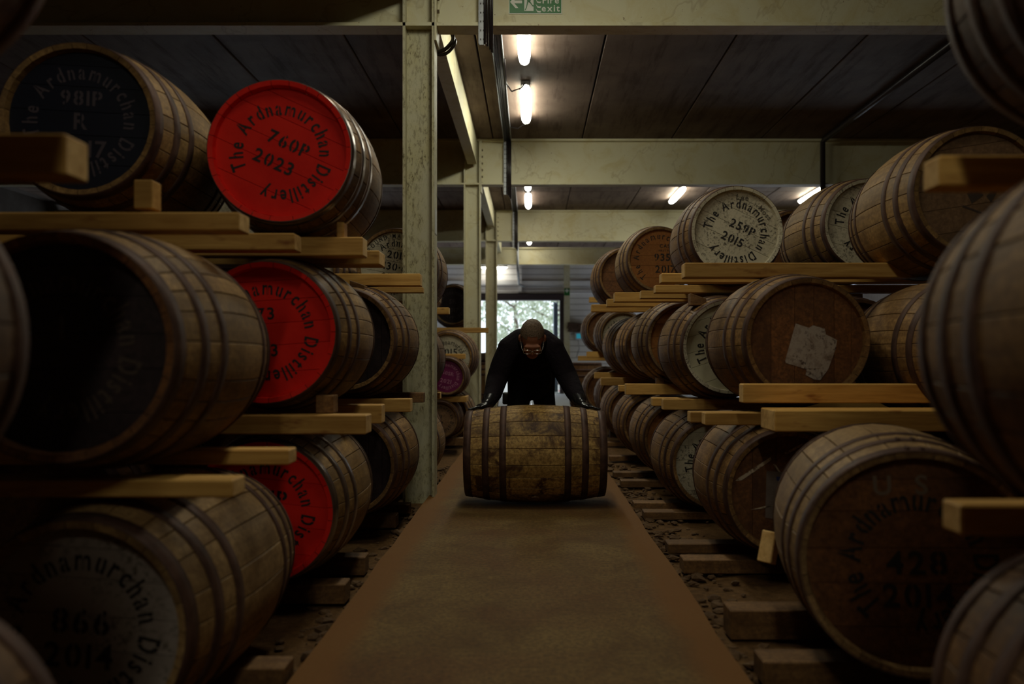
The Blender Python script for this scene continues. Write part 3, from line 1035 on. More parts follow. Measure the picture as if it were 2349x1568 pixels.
def timber(label, px, pt, pb, d, side, length=1.5, wd=.08, mat='pine', name='runner', group=None, yaw=0.0):
    """px: aisle end; pt, pb: top and bottom of its near face; d: distance of the near face"""
    a = W(px, pt, d); b = W(px, pb, d)
    h = a.z - b.z
    bm = bmesh.new()
    if side < 0: vs, fs = box(bm, -length, 0, 0, wd, 0, h)
    else: vs, fs = box(bm, 0, length, 0, wd, 0, h)
    bevel(bm, .004)
    for f in bm.faces:
        if abs(f.normal.x) > .9: f.material_index = 1
    bm.normal_update()
    for f in bm.faces:
        f.material_index = 1 if abs(f.normal.x) > .9 and abs(f.calc_center_median().x) < .01 else 0
    o = from_bm(name, bm, [M[mat], M['pine_end' if mat == 'pine' else mat]], loc=(a.x, d * K, b.z))
    o.rotation_euler = (0, 0, math.radians(yaw))
    tag(o, label, 'timber', group)
    return o


# left, upper tier
timber('blurred timber end in front of the navy head', 150, 305, 400, 1.30, -1, 1.0)
timber('timber runner under the navy-headed barrel', 548, 486, 528, 2.00, -1, 1.6, .09)
timber('orange timber end below the red 760P cask, left of two', 675, 534, 573, 2.46, -1, 1.5, .09)
timber('timber runner right under the red 760P cask', 832, 543, 586, 2.70, -1, 1.5, .09)
timber('timber with swirling end grain between the two upper red casks', 870, 574, 606, 3.05, -1, 1.5, .14)
timber('timber runner lying on the bare dark-headed cask, crossing the column', 964, 627, 655, 3.88, -1, 1.6, .09)
timber('thinner timber lying behind the one that crosses the column', 970, 658, 671, 4.42, -1, 1.6, .07)
# left, middle tier
timber('thin timber end resting on the near white-headed cask', 533, 1100, 1141, 1.70, -1, 1.0, .09)
timber('short timber end in front of the lowest red head', 662, 1031, 1066, 2.02, -1, 1.0, .08)
timber('bright timber end below the middle red cask', 839, 952, 996, 2.58, -1, 1.4, .11)
timber('timber end behind the bright one, below the middle red cask', 875, 928, 971, 3.12, -1, 1.4, .09)
timber('timber end below the middle bare dark-headed cask', 941, 914, 945, 3.72, -1, 1.4, .09)
timber('splintered timber end against the foot of the nearest column', 971, 900, 923, 4.36, -1, 1.4, .09, mat='old_timber')
# left, on the earth
timber('timber end on the earth at bottom left', 651, 1532, 1580, 1.96, -1, 1.0, .1, mat='old_timber')
timber('timber end on the earth in front of the lowest red cask', 791, 1340, 1386, 2.74, -1, 1.2, .1, mat='old_timber')
timber('timber end on the earth under the lowest red cask', 836, 1278, 1320, 3.10, -1, 1.2, .1, mat='old_timber')
timber('timber end on the earth under the low bare dark-headed cask', 908, 1182, 1211, 3.95, -1, 1.2, .1, mat='old_timber')
timber('timber end on the earth beside the nearest column foot', 938, 1157, 1178, 4.34, -1, 1.0, .1, mat='old_timber')
# left, far
timber('short orange timber end left of the black head', 1030, 705, 720, 6.45, -1, .9, .08)
timber('long timber crossing the second and third columns', 1120, 751, 763, 8.31, -1, 1.3, .08)
timber('timber lying on the small purple cask', 1067, 811, 823, 7.2, -1, .6, .10)
timber('timber end in front of the small purple cask', 1010, 900, 914, 5.5, -1, .7, .08)
timber('timber between the small purple and small brown casks', 1070, 909, 922, 7.12, -1, .7, .3)
timber('timber on the earth under the small brown cask', 1066, 1004, 1022, 7.15, -1, .8, .1, mat='old_timber')
# right, upper tier
timber('blurred timber end in front of the stamped cask', 2155, 355, 426, 1.41, 1, 1.0, .07)
timber('long timber runner above the paper-patched cask', 1571, 602, 636, 3.27, 1, 2.2, .09)
timber('timber runner just below the long one above the paper patch', 1518, 626, 648, 3.66, 1, 2.0, .09)
timber('timber runner under the white 259P cask', 1504, 653, 671, 4.25, 1, 1.8, .09)
timber('timber end left of the dark wedge, upper right tier', 1471, 666, 684, 4.62, 1, 1.5, .09)
timber('short bright timber end under the orange 935 cask', 1410, 670, 692, 4.78, 1, 1.5, .09)
timber('timber under the short bright one of the orange 935 cask', 1393, 685, 703, 5.18, 1, 1.5, .09)
timber('lowest timber end under the orange 935 cask', 1357, 698, 715, 5.75, 1, 1.5, .09)
timber('farthest small timber end of the upper right tier', 1352, 681, 693, 9.0, 1, .8, .09)
# right, middle tier
timber('split-ended timber in front of the paper-patched cask', 1705, 880, 924, 2.90, 1, 1.6, .07)
timber('thick round-ended timber below the paper-patched cask', 1778, 941, 990, 2.72, 1, 1.6, .20)
timber('pale-ended timber below the white cask left of the patch', 1618, 946, 975, 3.08, 1, 1.5, .08)
timber('timber tucked behind the pale-ended one', 1584, 944, 969, 3.22, 1, 1.5, .08)
timber('timber end under the white cask left of the paper patch', 1522, 915, 940, 4.00, 1, 1.5, .08)
timber('timber end just behind the one under the white cask', 1497, 912, 931, 4.18, 1, 1.5, .08)
timber('chunky timber end under the orange cask of the middle tier', 1436, 880, 905, 4.95, 1, 1.2, .09)
timber('short stub left of the chunky timber end', 1420, 883, 898, 5.15, 1, 1.2, .09)
timber('timber with two white-edged ends by the man\'s elbow', 1379, 866, 884, 6.60, 1, 1.2, .09)
timber('timber above the white-edged one by the man\'s elbow', 1364, 854, 868, 7.65, 1, 1.0, .09)
timber('timber end under the farthest middle-tier casks, upper of two', 1346, 806, 820, 8.75, 1, 1.0, .09)
timber('timber end under the farthest middle-tier casks, lower of two', 1326, 816, 827, 9.42, 1, 1.0, .09)
timber('blurred timber end over the lower right corner cask', 2205, 1158, 1228, 1.26, 1, 1.0, .07)
# right, on the earth
for lab, px, pt, pb, d in (('timber end on the earth, nearest at bottom right', 1752, 1518, 1575, 2.02),
                           ('thick timber end on the earth before the hogshead lettered U S', 1676, 1400, 1468, 2.38),
                           ('timber end on the earth under the chalked cask, nearer of two', 1569, 1284, 1316, 3.12),
                           ('timber end on the earth under the chalked cask, farther of two', 1533, 1247, 1269, 3.45),
                           ('timber end on the earth under the low white cask, nearer of two', 1478, 1174, 1192, 4.20),
                           ('timber end on the earth under the low white cask, farther of two', 1455, 1153, 1168, 4.48),
                           ('timber end on the earth under the low orange cask, nearer of two', 1425, 1102, 1118, 5.24),
                           ('timber end on the earth under the low orange cask, farther of two', 1408, 1083, 1095, 5.70),
                           ('timber end on the earth beside the rolled barrel, third from it', 1398, 1046, 1057, 6.65),
                           ('small timber end on the earth just right of the rolled barrel', 1392, 1014, 1024, 7.75)):
    timber(lab, px, pt, pb, d, 1, 1.2, .11, mat='old_timber')

timber('thick sleeper on the earth under the far low barrels, nearer of two', 1400, 971, 1004, 8.85, 1, 1.0, .12, mat='old_timber')
timber('thick sleeper on the earth under the far low barrels, farther of two', 1380, 949, 984, 9.95, 1, 1.0, .12, mat='old_timber')

# chocks
def chock(label, px0, px1, pt, pb, d, wd=.10, rot=(0, 0, 0), mat='pine', wedge=False):
    a = W(px0, pt, d); b = W(px1, pb, d)
    bm = bmesh.new()
    wx, hz = b.x - a.x, a.z - b.z
    vs, fs = box(bm, -wx / 2, wx / 2, 0, wd, -hz / 2, hz / 2)
    if wedge:
        for v in vs:
            if v.co.z > 0 and v.co.x > 0: v.co.z -= hz * .45
    bevel(bm, .003)
    o = from_bm('chock', bm, [M[mat]], loc=((a.x + b.x) / 2, d * K, (a.z + b.z) / 2))
    o.rotation_euler = rot
    return tag(o, label, 'chock')


chock('wooden chock under the navy-headed barrel', 306, 349, 412, 478, 2.02, .06)
chock('upright wooden chock beside the red 760P cask', 772, 789, 509, 544, 2.72, .06)
chock('wooden chock holding the stamped cask at upper right', 2097, 2117, 566, 602, 3.28, .06)
chock('dark wooden wedge on top of the white cask left of the patch', 1584, 1620, 672, 700, 4.0, .08, mat='old_timber', wedge=True)
chock('small wooden chock under the middle orange cask', 1506, 1524, 866, 886, 4.96, .06, mat='old_timber')
chock('dark wooden wedge on the middle bare-headed cask', 802, 836, 642, 668, 3.76, .10, mat='old_timber', wedge=True)
chock('pale diamond wedge beside the hogshead lettered U S', 1769, 1791, 1222, 1294, 2.42, .06, rot=(0, math.radians(16), math.radians(35)), mat='pine_end')
chock('block under the middle red cask on the bright timber', 724, 764, 906, 948, 2.66, .08, mat='old_timber')

# rubble on the earth
bm = bmesh.new()
rr = random.Random(3)
for k in range(620):
    side = rr.random() < .68
    if side:
        x_, y_ = PATH_R + .03 + abs(rr.gauss(0, .17)), rr.uniform(1.8, 7.5)
    else:
        x_, y_ = PATH_L - .03 - abs(rr.gauss(0, .09)), rr.uniform(2.0, 7.5)
    s_ = rr.choice((.006, .008, .010, .014, .020, .028)) * rr.uniform(.8, 1.2)
    r = bmesh.ops.create_icosphere(bm, subdivisions=1, radius=s_)
    Rm = Euler((rr.uniform(0, 6), rr.uniform(0, 6), rr.uniform(0, 6))).to_matrix()
    zz = -.07 + s_ * .25
    for v in r['verts']:
        v.co = Rm @ (v.co * rr.uniform(.65, 1.25))
        v.co = Vector((v.co.x * 1.25, v.co.y, v.co.z * .6)) + Vector((x_, y_, zz))
tag(from_bm('rubble', bm, M['stone']), 'stones and splinters strewn on the earth along the path', 'rubble', kind='stuff')

# ------------------------------------------------------------------ lamps, tray, conduit, signs
def lamp_meshes(L=1.12, wd=.13):
    bm = bmesh.new()
    box(bm, -wd / 2 + .01, wd / 2 - .01, -L / 2, L / 2, -.045, 0)
    bevel(bm, .01)
    body = bm
    bm = bmesh.new()
    n, m_ = 14, 10
    rows = []
    for j in range(n + 1):
        t = -1 + 2 * j / n
        y = t * L / 2 * .985
        sc1 = (1 - abs(t) ** 6) ** .5 if abs(t) < 1 else .0
        sc1 = max(sc1, .18)
        rows.append([bm.verts.new((wd / 2 * sc1 * math.cos(PI + PI * k / m_), y, -.045 + (-.055 * sc1) * math.sin(PI * k / m_))) for k in range(m_ + 1)])
    for j in range(n):
        for k in range(m_):
            bm.faces.new((rows[j][k], rows[j][k + 1], rows[j + 1][k + 1], rows[j + 1][k])).smooth = True
    bm.faces.new(rows[0]); bm.faces.new(rows[-1][::-1])
    bmesh.ops.recalc_face_normals(bm, faces=bm.faces)
    return body, bm


def lamp(label, x, y, z=CEIL_Z, rotz=0.0, L=1.30, wd=.115, mat='diffuser'):
    y = y * K if rotz == 0 else y
    t = empty('strip_lamp', (x, y, z), (0, 0, rotz))
    tag(t, label, 'lamp', None)
    a, b = lamp_meshes(L, wd)
    from_bm('lamp_housing', a, M['lamp_body'], t)
    from_bm('diffuser', b, M[mat], t)
    return t


lamp('lit strip lamp over the aisle just past the nearest beam', -.065, 5.90)
lamp('lit strip lamp over the aisle between the first and second beams, whole', -.06, 7.48)
lamp('lit strip lamp half hidden by the second beam', -.055, 10.65, mat='diffuser_dim')
lamp('lit strip lamp over the aisle in the middle bay, whole', -.055, 11.95, mat='diffuser_dim')
t = lamp('lit strip lamp end showing past the third beam', -.05, 15.40, z=CEIL_Z - .07, mat='diffuser_dim')
bm = bmesh.new(); box(bm, -.02, .02, -.5, -.46, 0, .07); box(bm, -.02, .02, .46, .5, 0, .07); from_bm('lamp_hanger', bm, M['lamp_body'], t)
lamp('lit strip lamp above the barrels, left of the pencilled white head', 2.465, 11.55)
lamp('lit strip lamp above the barrels, right end of the conduit', 4.72, 11.5)
lamp('lit strip lamp over the aisle before the nearest beam, out of frame', -.06, 3.33)
lamp('added fill lamp over the aisle behind the camera, out of frame', -.06, -1.25)  # added fill, lights the cask heads from the front
lamp('second added fill lamp over the aisle behind the camera, out of frame', -.06, -2.75)  # added next to the first fill to strengthen the front light
lamp('added dim fill lamp right above the camera, out of frame', -.06, 1.75, mat='diffuser_dim')  # weak fill added for the timber fronts and cask sides
t = lamp('small lit lamp across the far wall above the door', -1.02, WALL_Y - .28, z=3.52, rotz=PI / 2, L=.72, wd=.12, mat='diffuser_dim')
bm = bmesh.new(); box(bm, -.02, .02, -.03, .03, 0, .24); from_bm('lamp_hanger', bm, M['lamp_body'], t)

# cable tray: down the face of each beam, along the ceiling between them
tray = empty('cable_tray', (-.30, 4.5, CEIL_Z)); tag(tray, 'perforated zinc cable tray with black cables along the ceiling', 'cable tray')
TX0 = -.30
def tray_part(y0, y1, z0, z1, vertical):
    bm = bmesh.new()
    if vertical:
        box(bm, -.055, -.015, y0 - 4.5, y0 - 4.5 + .012, z0 - CEIL_Z, z1 - CEIL_Z)
        box(bm, -.055, -.050, y0 - 4.5 - .02, y0 - 4.5, z0 - CEIL_Z, z1 - CEIL_Z)
        n = int((z1 - z0) / .06)
        for k in range(n):
            for dx in (-.046, -.026):
                box(bm, dx, dx + .009, y0 - 4.5 - .0012, y0 - 4.5, z0 - CEIL_Z + .03 + k * .06, z0 - CEIL_Z + .042 + k * .06, mi=1)
    else:
        box(bm, -.055, .045, y0 - 4.5, y1 - 4.5, z1 - CEIL_Z - .006, z1 - CEIL_Z)
        box(bm, -.055, -.050, y0 - 4.5, y1 - 4.5, z1 - CEIL_Z - .04, z1 - CEIL_Z)
        box(bm, .040, .045, y0 - 4.5, y1 - 4.5, z1 - CEIL_Z - .04, z1 - CEIL_Z)
        n = int((y1 - y0) / .08)
        for k in range(n):
            box(bm, -.0562, -.055, y0 - 4.5 + .02 + k * .08, y0 - 4.5 + .05 + k * .08, z1 - CEIL_Z - .028, z1 - CEIL_Z - .014, mi=1)
    from_bm('tray_section', bm, [M['tray_zinc'], M['cable']], tray)
    bm = bmesh.new()
    for k, dx in enumerate((-.012, .006, .024, .036)):
        if vertical: tube(bm, [(dx, y0 - 4.5 - .012 - .006 * (k % 2), z0 - CEIL_Z - .02 * k), (dx, y0 - 4.5 - .012, z1 - CEIL_Z)], .009, 6)
        else: tube(bm, [(dx - .02, y0 - 4.5, z1 - CEIL_Z - .018), (dx - .02, y1 - 4.5, z1 - CEIL_Z - .018)], .009, 6)
    from_bm('cable_bundle', bm, M['cable'], tray)
for y in COLS:
    tray_part(y - .078, 0, BEAM_Z0 - .13, CEIL_Z - .01, True)
tray_part(COLS[0] + .09, COLS[1] - .09, 0, CEIL_Z - .012, False)
tray_part(COLS[1] + .09, COLS[2] - .09, 0, CEIL_Z - .012, False)
tray_part(COLS[2] + .09, BACK_Y - .1, 0, CEIL_Z - .012, False)
# feed cables to the lamps
for lab, pts in (('black feed cable looping from the tray to the whole near lamp', [(-.25, 7.41, 3.72), (-.25, 7.88, 3.66), (-.20, 8.06, 3.64), (-.10, 8.05, 3.67), (-.062, 8.05, 3.72)]),
                 ('thin feed cable at the far end of the whole near lamp', [(-.25, 9.55, 3.72), (-.16, 9.53, 3.69), (-.06, 9.40, 3.72)])):
    bm = bmesh.new(); tube(bm, pts, .008, 6); tag(from_bm('feed_cable', bm, M['cable']), lab, 'cable')
# coiled hose hanging by the nearest column
bm = bmesh.new()
c0 = W(1006, 88, 4.86)
pts = [c0 + Vector((.105 * math.cos(t), .02 * math.sin(t * 3), .085 * math.sin(t))) for t in [PI * .98 + k * PI * 1.15 / 16 for k in range(17)]]
tube(bm, pts, .014, 8)
pts = [p + Vector((.012, .02, -.018)) for p in pts]
tube(bm, pts, .012, 8)
tube(bm, [c0 + Vector((-.10, 0, 0)), Vector((-.74, c0.y, 3.34)), Vector((-.74, c0.y, 3.435))], .012, 6)
tag(from_bm('cable_coil', bm, M['cable']), 'black cable coil hooked up beside the nearest column top', 'cable')
# dark conduit at right
bm = bmesh.new()
tube(bm, [(3.72, 5.55, 3.72), (3.72, 10.12, 3.72), (3.72, 10.17, 3.70), (3.72, 10.17, 3.12), (3.80, 10.38, 3.08), (4.3, 11.2, 3.68), (4.72, 12.8, 3.70)], .034, 8)
tag(from_bm('conduit', bm, M['cable']), 'dark conduit across the right ceiling and down the second beam', 'conduit')
# vertical pipe on the far wall
bm = bmesh.new(); tube(bm, [(-.32, BACK_Y - .1, 3.7), (-.32, BACK_Y - .1, 3.05), (-.34, WALL_Y - .4, 3.0), (-.20, WALL_Y - .2, 2.95)], .03, 6)
tag(from_bm('wall_conduit', bm, M['tray_zinc']), 'grey conduit dropping over the far door', 'conduit')

# fire exit sign on the nearest beam
SX, SY, SZ = W(1228, 5, 4.65)
sg = empty('exit_sign', (SX, COLS[0] - .013, SZ)); tag(sg, 'green Fire exit sign with arrow and running figure on the near beam', 'sign')
bm = bmesh.new(); box(bm, -.181, .181, 0, .004, -.080, .080); from_bm('sign_board', bm, M['sign_white'], sg)
bm = bmesh.new(); box(bm, -.176, .176, -.0015, 0, -.075, .075); from_bm('green_field', bm, M['green'], sg)
def flat(name, polys, mat, y=-.003, parent=sg):
    bm = bmesh.new()
    for p in polys: bm.faces.new([bm.verts.new((a, y, b)) for a, b in p])
    for f in bm.faces:
        if f.normal.y > 0: pass
    bm.normal_update()
    for f in bm.faces:
        if f.normal.y > 0: f.normal_flip()
    return from_bm(name, bm, M[mat], parent)
flat('arrow', [((-.172, .0), (-.135, .042), (-.115, .042), (-.142, .010), (-.09, .010), (-.09, -.010), (-.142, -.010), (-.115, -.042), (-.135, -.042))], 'sign_white')
flat('doorway', [((-.075, .062), (-.012, .062), (-.012, -.062), (-.075, -.062))], 'sign_white')
fig = [((-.052, .058), (-.040, .058), (-.036, .046), (-.044, .038), (-.056, .044)),
       ((-.056, .036), (-.030, .036), (-.026, .020), (-.040, -.006), (-.056, .004)),
       ((-.056, .034), (-.072, .020), (-.068, .014), (-.052, .024)),
       ((-.030, .034), (-.016, .022), (-.019, .016), (-.034, .026)),
       ((-.056, .004), (-.048, -.004), (-.058, -.040), (-.066, -.058), (-.072, -.054), (-.062, -.034)),
       ((-.048, .0), (-.038, -.006), (-.020, -.030), (-.008, -.034), (-.009, -.026), (-.018, -.022), (-.034, .002))]
flat('running_figure', fig, 'green', -.0045)
flames = []
for k in range(4):
    z = .045 - k * .032
    flames.append(((.002, z + .006), (.016, z - .010), (.034, z - .012), (.040, z - .006), (.036, z - .022), (.014, z - .020)))
flat('flame_lines', flames, 'sign_white')
bm = bmesh.new(); line_text(bm, 'Fire', .105, .012, .062, stencil=False); line_text(bm, 'exit', .105, -.042, .062, stencil=False)
head_plane(bm, -.003); from_bm('lettering', bm, M['sign_white'], sg)

# first aid sign on the far column
fa = empty('first_aid_sign', (.98, WALL_Y - .225, CAM_Z + 156 / 82.9)); tag(fa, 'small green first aid sign on the far cream column', 'sign')
bm = bmesh.new(); box(bm, -.075, .075, -.004, 0, -.10, .10); from_bm('sign_board', bm, M['green'], fa)
flat('white_cross', [((-.018, .085), (.018, .085), (.018, .052), (.052, .052), (.052, .018), (.018, .018), (.018, -.016), (-.018, -.016), (-.018, .018), (-.052, .018), (-.052, .052), (-.018, .052))], 'sign_white', -.006, fa)
# wall display
wd_ = empty('wall_display', (1.36, WALL_Y - .0, CAM_Z + 55 / 82.4)); tag(wd_, 'white wall box with a glowing cyan screen on the far wall', 'display')
bm = bmesh.new(); box(bm, -.16, .16, -.07, 0, -.11, .11); bevel(bm, .01); from_bm('case', bm, M['white_plastic'], wd_)
bm = bmesh.new(); box(bm, -.11, .11, -.075, -.07, -.06, .07); from_bm('screen', bm, M['screen'], wd_)
bm = bmesh.new(); tube(bm, [(1.30, WALL_Y - .02, 1.48), (1.33, WALL_Y - .03, 1.25), (1.25, WALL_Y - .02, 1.0)], .008, 5); tag(from_bm('display_cable', bm, M['cable']), 'thin black cable hanging below the wall display', 'cable')
bm = bmesh.new(); box(bm, -.28, .28, -.2, 0, -.12, .12)
bmesh.ops.subdivide_edges(bm, edges=bm.edges[:], cuts=3, use_grid_fill=True)
for v in bm.verts: v.co += Vector((1, 1, 1)) * .06 * mnoise.noise(v.co * 8 + Vector((3, 1, 2)))
tag(from_bm('sacking_roll', bm, M['tarp'], loc=(1.28, WALL_Y - .08, CAM_Z + 75 / 82.4)), 'dark brown sacking bundle on the far wall above the display', 'sacking')

# ------------------------------------------------------------------ outside
bm = bmesh.new(); box(bm, -30, 30, WALL_Y + .15, 70, -.3, -.02); struct('ground_outside', bm, M['yard'])
rr = random.Random(11)
def tree(label, x, y, h, cr, n):
    t = empty('tree', (x, y, 0)); tag(t, label, 'tree')
    bm = bmesh.new(); tube(bm, [(0, 0, -.05), (.1, 0, h * .35), (-.05, .1, h * .7), (.1, 0, h * .95)], [.16, .12, .08, .03], 8)
    for k in range(6):
        z = h * (.35 + .09 * k); a = k * 2.4
        tube(bm, [(0, 0, z), (cr * .4 * math.cos(a), cr * .4 * math.sin(a), z + .4), (cr * .8 * math.cos(a), cr * .8 * math.sin(a), z + .7)], [.05, .035, .012], 5)
    from_bm('trunk', bm, M['bark'], t)
    bm = bmesh.new()
    for k in range(n):
        u = Vector((rr.gauss(0, 1), rr.gauss(0, 1), rr.gauss(0, 1))).normalized() * cr * rr.uniform(.35, 1) ** .5
        p = Vector((u.x, u.y, h * .66 + u.z * (h * .42) / cr))
        if mnoise.noise(p * 1.3 + Vector((x, 0, 0))) < -.06: continue
        E = Euler((rr.uniform(0, 6), rr.uniform(0, 6), rr.uniform(0, 6))).to_matrix()
        s_ = rr.uniform(.06, .13)
        vs = [bm.verts.new(p + E @ Vector(q)) for q in ((-s_, 0, 0), (0, -s_ * .5, .02), (s_, 0, 0), (0, s_ * .5, .02))]
        bm.faces.new(vs)
    f = from_bm('foliage', bm, M['leaf'], t); f['kind'] = 'stuff'
tree('leafy green tree outside the door, right side', 1.1, 31.0, 5.2, 1.9, 5200)
tree('paler tree outside the door, behind the man\'s head', -.7, 36.0, 4.6, 1.6, 3600)
tree('tree outside seen in the narrow gap left of the third column', -4.2, 33.0, 4.0, 1.6, 3000)
tree('low bush-like tree outside at the right door edge', 2.2, 27.0, 3.0, 1.2, 2600)
cn = empty('traffic_cone', (1.0, WALL_Y + 2, -.02)); tag(cn, 'orange traffic cone outside the far door', 'cone')
bm = bmesh.new(); bmesh.ops.create_cone(bm, segments=16, radius1=.12, radius2=.025, depth=.5, cap_ends=True, matrix=Matrix.Translation((0, 0, .28))); from_bm('cone_body', bm, M['cone'], cn)
bm = bmesh.new(); box(bm, -.17, .17, -.17, .17, 0, .03); from_bm('cone_base', bm, M['cone'], cn)

# ------------------------------------------------------------------ the man
def capsule_chain(bm, pts, seg=14):
    """spheres and tapered links; merged later into one skin"""
    for p in pts:
        bmesh.ops.create_uvsphere(bm, u_segments=seg, v_segments=8, radius=p[3], matrix=Matrix.Translation(p[:3]))
    for a, b in zip(pts, pts[1:]):
        A, Bv = Vector(a[:3]), Vector(b[:3])
        d = Bv - A
        if d.length < 1e-5: continue
        q = d.to_track_quat('Z', 'Y').to_matrix().to_4x4()
        bmesh.ops.create_cone(bm, segments=seg, radius1=a[3], radius2=b[3], depth=d.length, cap_ends=True, matrix=Matrix.Translation((A + Bv) / 2) @ q)


def ell(bm, c, r, R=None, seg=20):
    bmesh.ops.create_uvsphere(bm, u_segments=seg, v_segments=12, radius=1.0, matrix=Matrix.Translation(c) @ (R.to_4x4() if R else Matrix.Identity(4)) @ Matrix.Diagonal((*r, 1)))


TH = math.radians(46)
MY = PBY - 4.42
HC = Vector((.006, 4.535, 1.062))
hu = Vector((0, -math.sin(TH), math.cos(TH)))
hn = Vector((0, -math.cos(TH), -math.sin(TH)))
hx = Vector((1, 0, 0))
HR = Matrix((hx, -hn, hu)).transposed()      # columns: right, back, up of the head


def H(x, f, u): return HC + hx * x + hn * f + hu * u


def voxel(bm, size, smooth=4):
    me = bpy.data.meshes.new('tmp'); bm.to_mesh(me); bm.free()
    ob = bpy.data.objects.new('tmp', me); col.objects.link(ob)
    md = ob.modifiers.new('r', 'REMESH'); md.mode = 'VOXEL'; md.voxel_size = size
    ms = ob.modifiers.new('s', 'SMOOTH'); ms.factor = .5; ms.iterations = smooth
    dg = bpy.context.evaluated_depsgraph_get(); dg.update()
    res = bpy.data.meshes.new_from_object(ob.evaluated_get(dg))
    bpy.data.objects.remove(ob)
    return res


bm = bmesh.new()
# trunk
capsule_chain(bm, [(.005, 5.27, .90, .150), (.005, 5.14, .965, .150), (.005, 5.0, 1.00, .160), (.005, 4.88, 1.005, .150), (.005, 4.80, 1.01, .12)], 20)
ell(bm, (.0, 5.25, .89), (.162, .15, .15))
ell(bm, (.0, 5.10, .965), (.162, .17, .14))
ell(bm, (.0, 4.96, .995), (.168, .17, .145))
ell(bm, (.0, 4.85, 1.01), (.178, .13, .115))
ell(bm, (.0, 5.22, .79), (.160, .14, .17))
ell(bm, (.0, 5.05, .90), (.155, .12, .11))
# shoulders, jacket hump
capsule_chain(bm, [(-.155, 4.80, 1.00, .084), (-.08, 4.83, 1.055, .085), (.01, 4.84, 1.075, .085), (.08, 4.83, 1.055, .085), (.150, 4.80, 1.00, .084)])
# neck
capsule_chain(bm, [(.005, 4.79, 1.06, .085), (.006, 4.70, 1.065, .067), (.006, 4.62, 1.055, .062)])
# arms
capsule_chain(bm, [(-.155, 4.80, .99, .084), (-.198, 4.79, .90, .080), (-.238, 4.77, .79, .074), (-.258, 4.66, .70, .062), (-.285, 4.55, .640, .046)])
capsule_chain(bm, [(.150, 4.80, .99, .084), (.200, 4.79, .90, .080), (.250, 4.77, .80, .074), (.290, 4.66, .71, .064), (.325, 4.55, .642, .048)])
# legs
capsule_chain(bm, [(-.078, 5.26, .86, .105), (-.088, 5.20, .66, .090), (-.115, 5.13, .48, .072), (-.115, 5.22, .28, .062), (-.115, 5.30, .09, .048)])
capsule_chain(bm, [(.078, 5.26, .86, .105), (.090, 5.36, .66, .090), (.125, 5.42, .48, .072), (.130, 5.58, .29, .062), (.135, 5.74, .12, .048)])
capsule_chain(bm, [(-.115, 5.32, .055, .05), (-.12, 5.20, .045, .045), (-.12, 5.11, .038, .038)])
capsule_chain(bm, [(.135, 5.76, .075, .05), (.137, 5.66, .045, .045), (.137, 5.57, .038, .038)])
# skull, face
ell(bm, H(0, -.012, .025), (.077, .096, .100), HR)
ell(bm, H(0, .030, -.045), (.060, .062, .075), HR)
ell(bm, H(0, .048, -.092), (.040, .040, .030), HR)
ell(bm, H(0, .084, .012), (.056, .018, .016), HR)
capsule_chain(bm, [(*H(0, .088, .0), .010), (*H(0, .104, -.032), .013), (*H(0, .092, -.044), .014)])
for sx_ in (-1, 1):
    ell(bm, H(sx_ * .016, .090, -.042), (.008, .010, .008), HR)
    ell(bm, H(sx_ * .040, .070, -.030), (.022, .020, .018), HR)
    ell(bm, H(sx_ * .082, -.010, -.005), (.012, .020, .032), HR)
capsule_chain(bm, [(*H(-.020, .082, -.068), .007), (*H(0, .090, -.068), .009), (*H(.020, .082, -.068), .007)])


def barrel_top(x, y):
    """height of the rolled barrel's surface at x, y"""
    r = rad('roll', x - .024)
    dy = y - 4.42
    return .3185 + math.sqrt(max(r * r - dy * dy, 0)) + .004


for sg_, wx in ((-1, -.285), (1, .325)):
    # palm on the barrel, fingers pointing outward and down the near side
    px = wx + sg_ * .035
    pz = barrel_top(px, 4.47) + .016
    capsule_chain(bm, [(wx, 4.54, .638, .040), (wx + sg_ * .012, 4.51, barrel_top(wx, 4.51) + .028, .032)])
    ell(bm, (px, 4.47, pz), (.045, .048, .020), Matrix.Rotation(sg_ * .12, 3, 'Y'))
    for k in range(4):
        base = Vector((px + sg_ * .025, 4.505 - k * .024, 0))
        ln = (.055, .068, .072, .060)[k]
        dirv = Vector((sg_ * .9, -.30 - .12 * k, 0)).normalized()
        chain = []
        for j in range(4):
            p = base + dirv * ln * j / 3
            chain.append((p.x, p.y, barrel_top(p.x, p.y) + .011 - .001 * j, .0105 - .001 * j))
        capsule_chain(bm, chain, 10)
    p0 = Vector((px - sg_ * .03, 4.445, 0))
    chain = []
    for j in range(4):
        p = p0 + Vector((sg_ * .012 * j, -.017 * j, 0))
        chain.append((p.x, p.y, barrel_top(p.x, p.y) + .012, .012 - .001 * j))
    capsule_chain(bm, chain, 10)
body_me = voxel(bm, .0065, 5)
body_me.name = 'body'
for m_ in ('jacket', 'trousers', 'glove', 'boot', 'skin', 'lips'): body_me.materials.append(M[m_])
for p in body_me.polygons:
    c = p.center
    p.use_smooth = True
    loc = HR.transposed() @ (c - HC)
    f, u = -loc.y, loc.z
    if c.y < 4.70 and c.z > .86 and abs(c.x) < .11 and not (c.y > 4.655): mi = 4
    elif (abs(c.x) > .25 and c.y < 4.565 and c.z < .70): mi = 2
    elif c.z < .11: mi = 3
    elif c.z < .82 and c.y > 4.95: mi = 1
    else: mi = 0
    if mi == 4 and f > .080 and -.078 < u < -.058 and abs(loc.x) < .026: mi = 5
    p.material_index = mi
man = empty('person', (0, 5.4 + MY, 0))
tag(man, 'man in black jacket and gloves bending over to roll the barrel, wearing spectacles', 'person')
bo = obj_of('body', body_me, man); bo.matrix_parent_inverse = man.matrix_world.inverted(); bo.location = (0, 0, 0)
INV = Matrix.Translation((0, -5.4, 0))


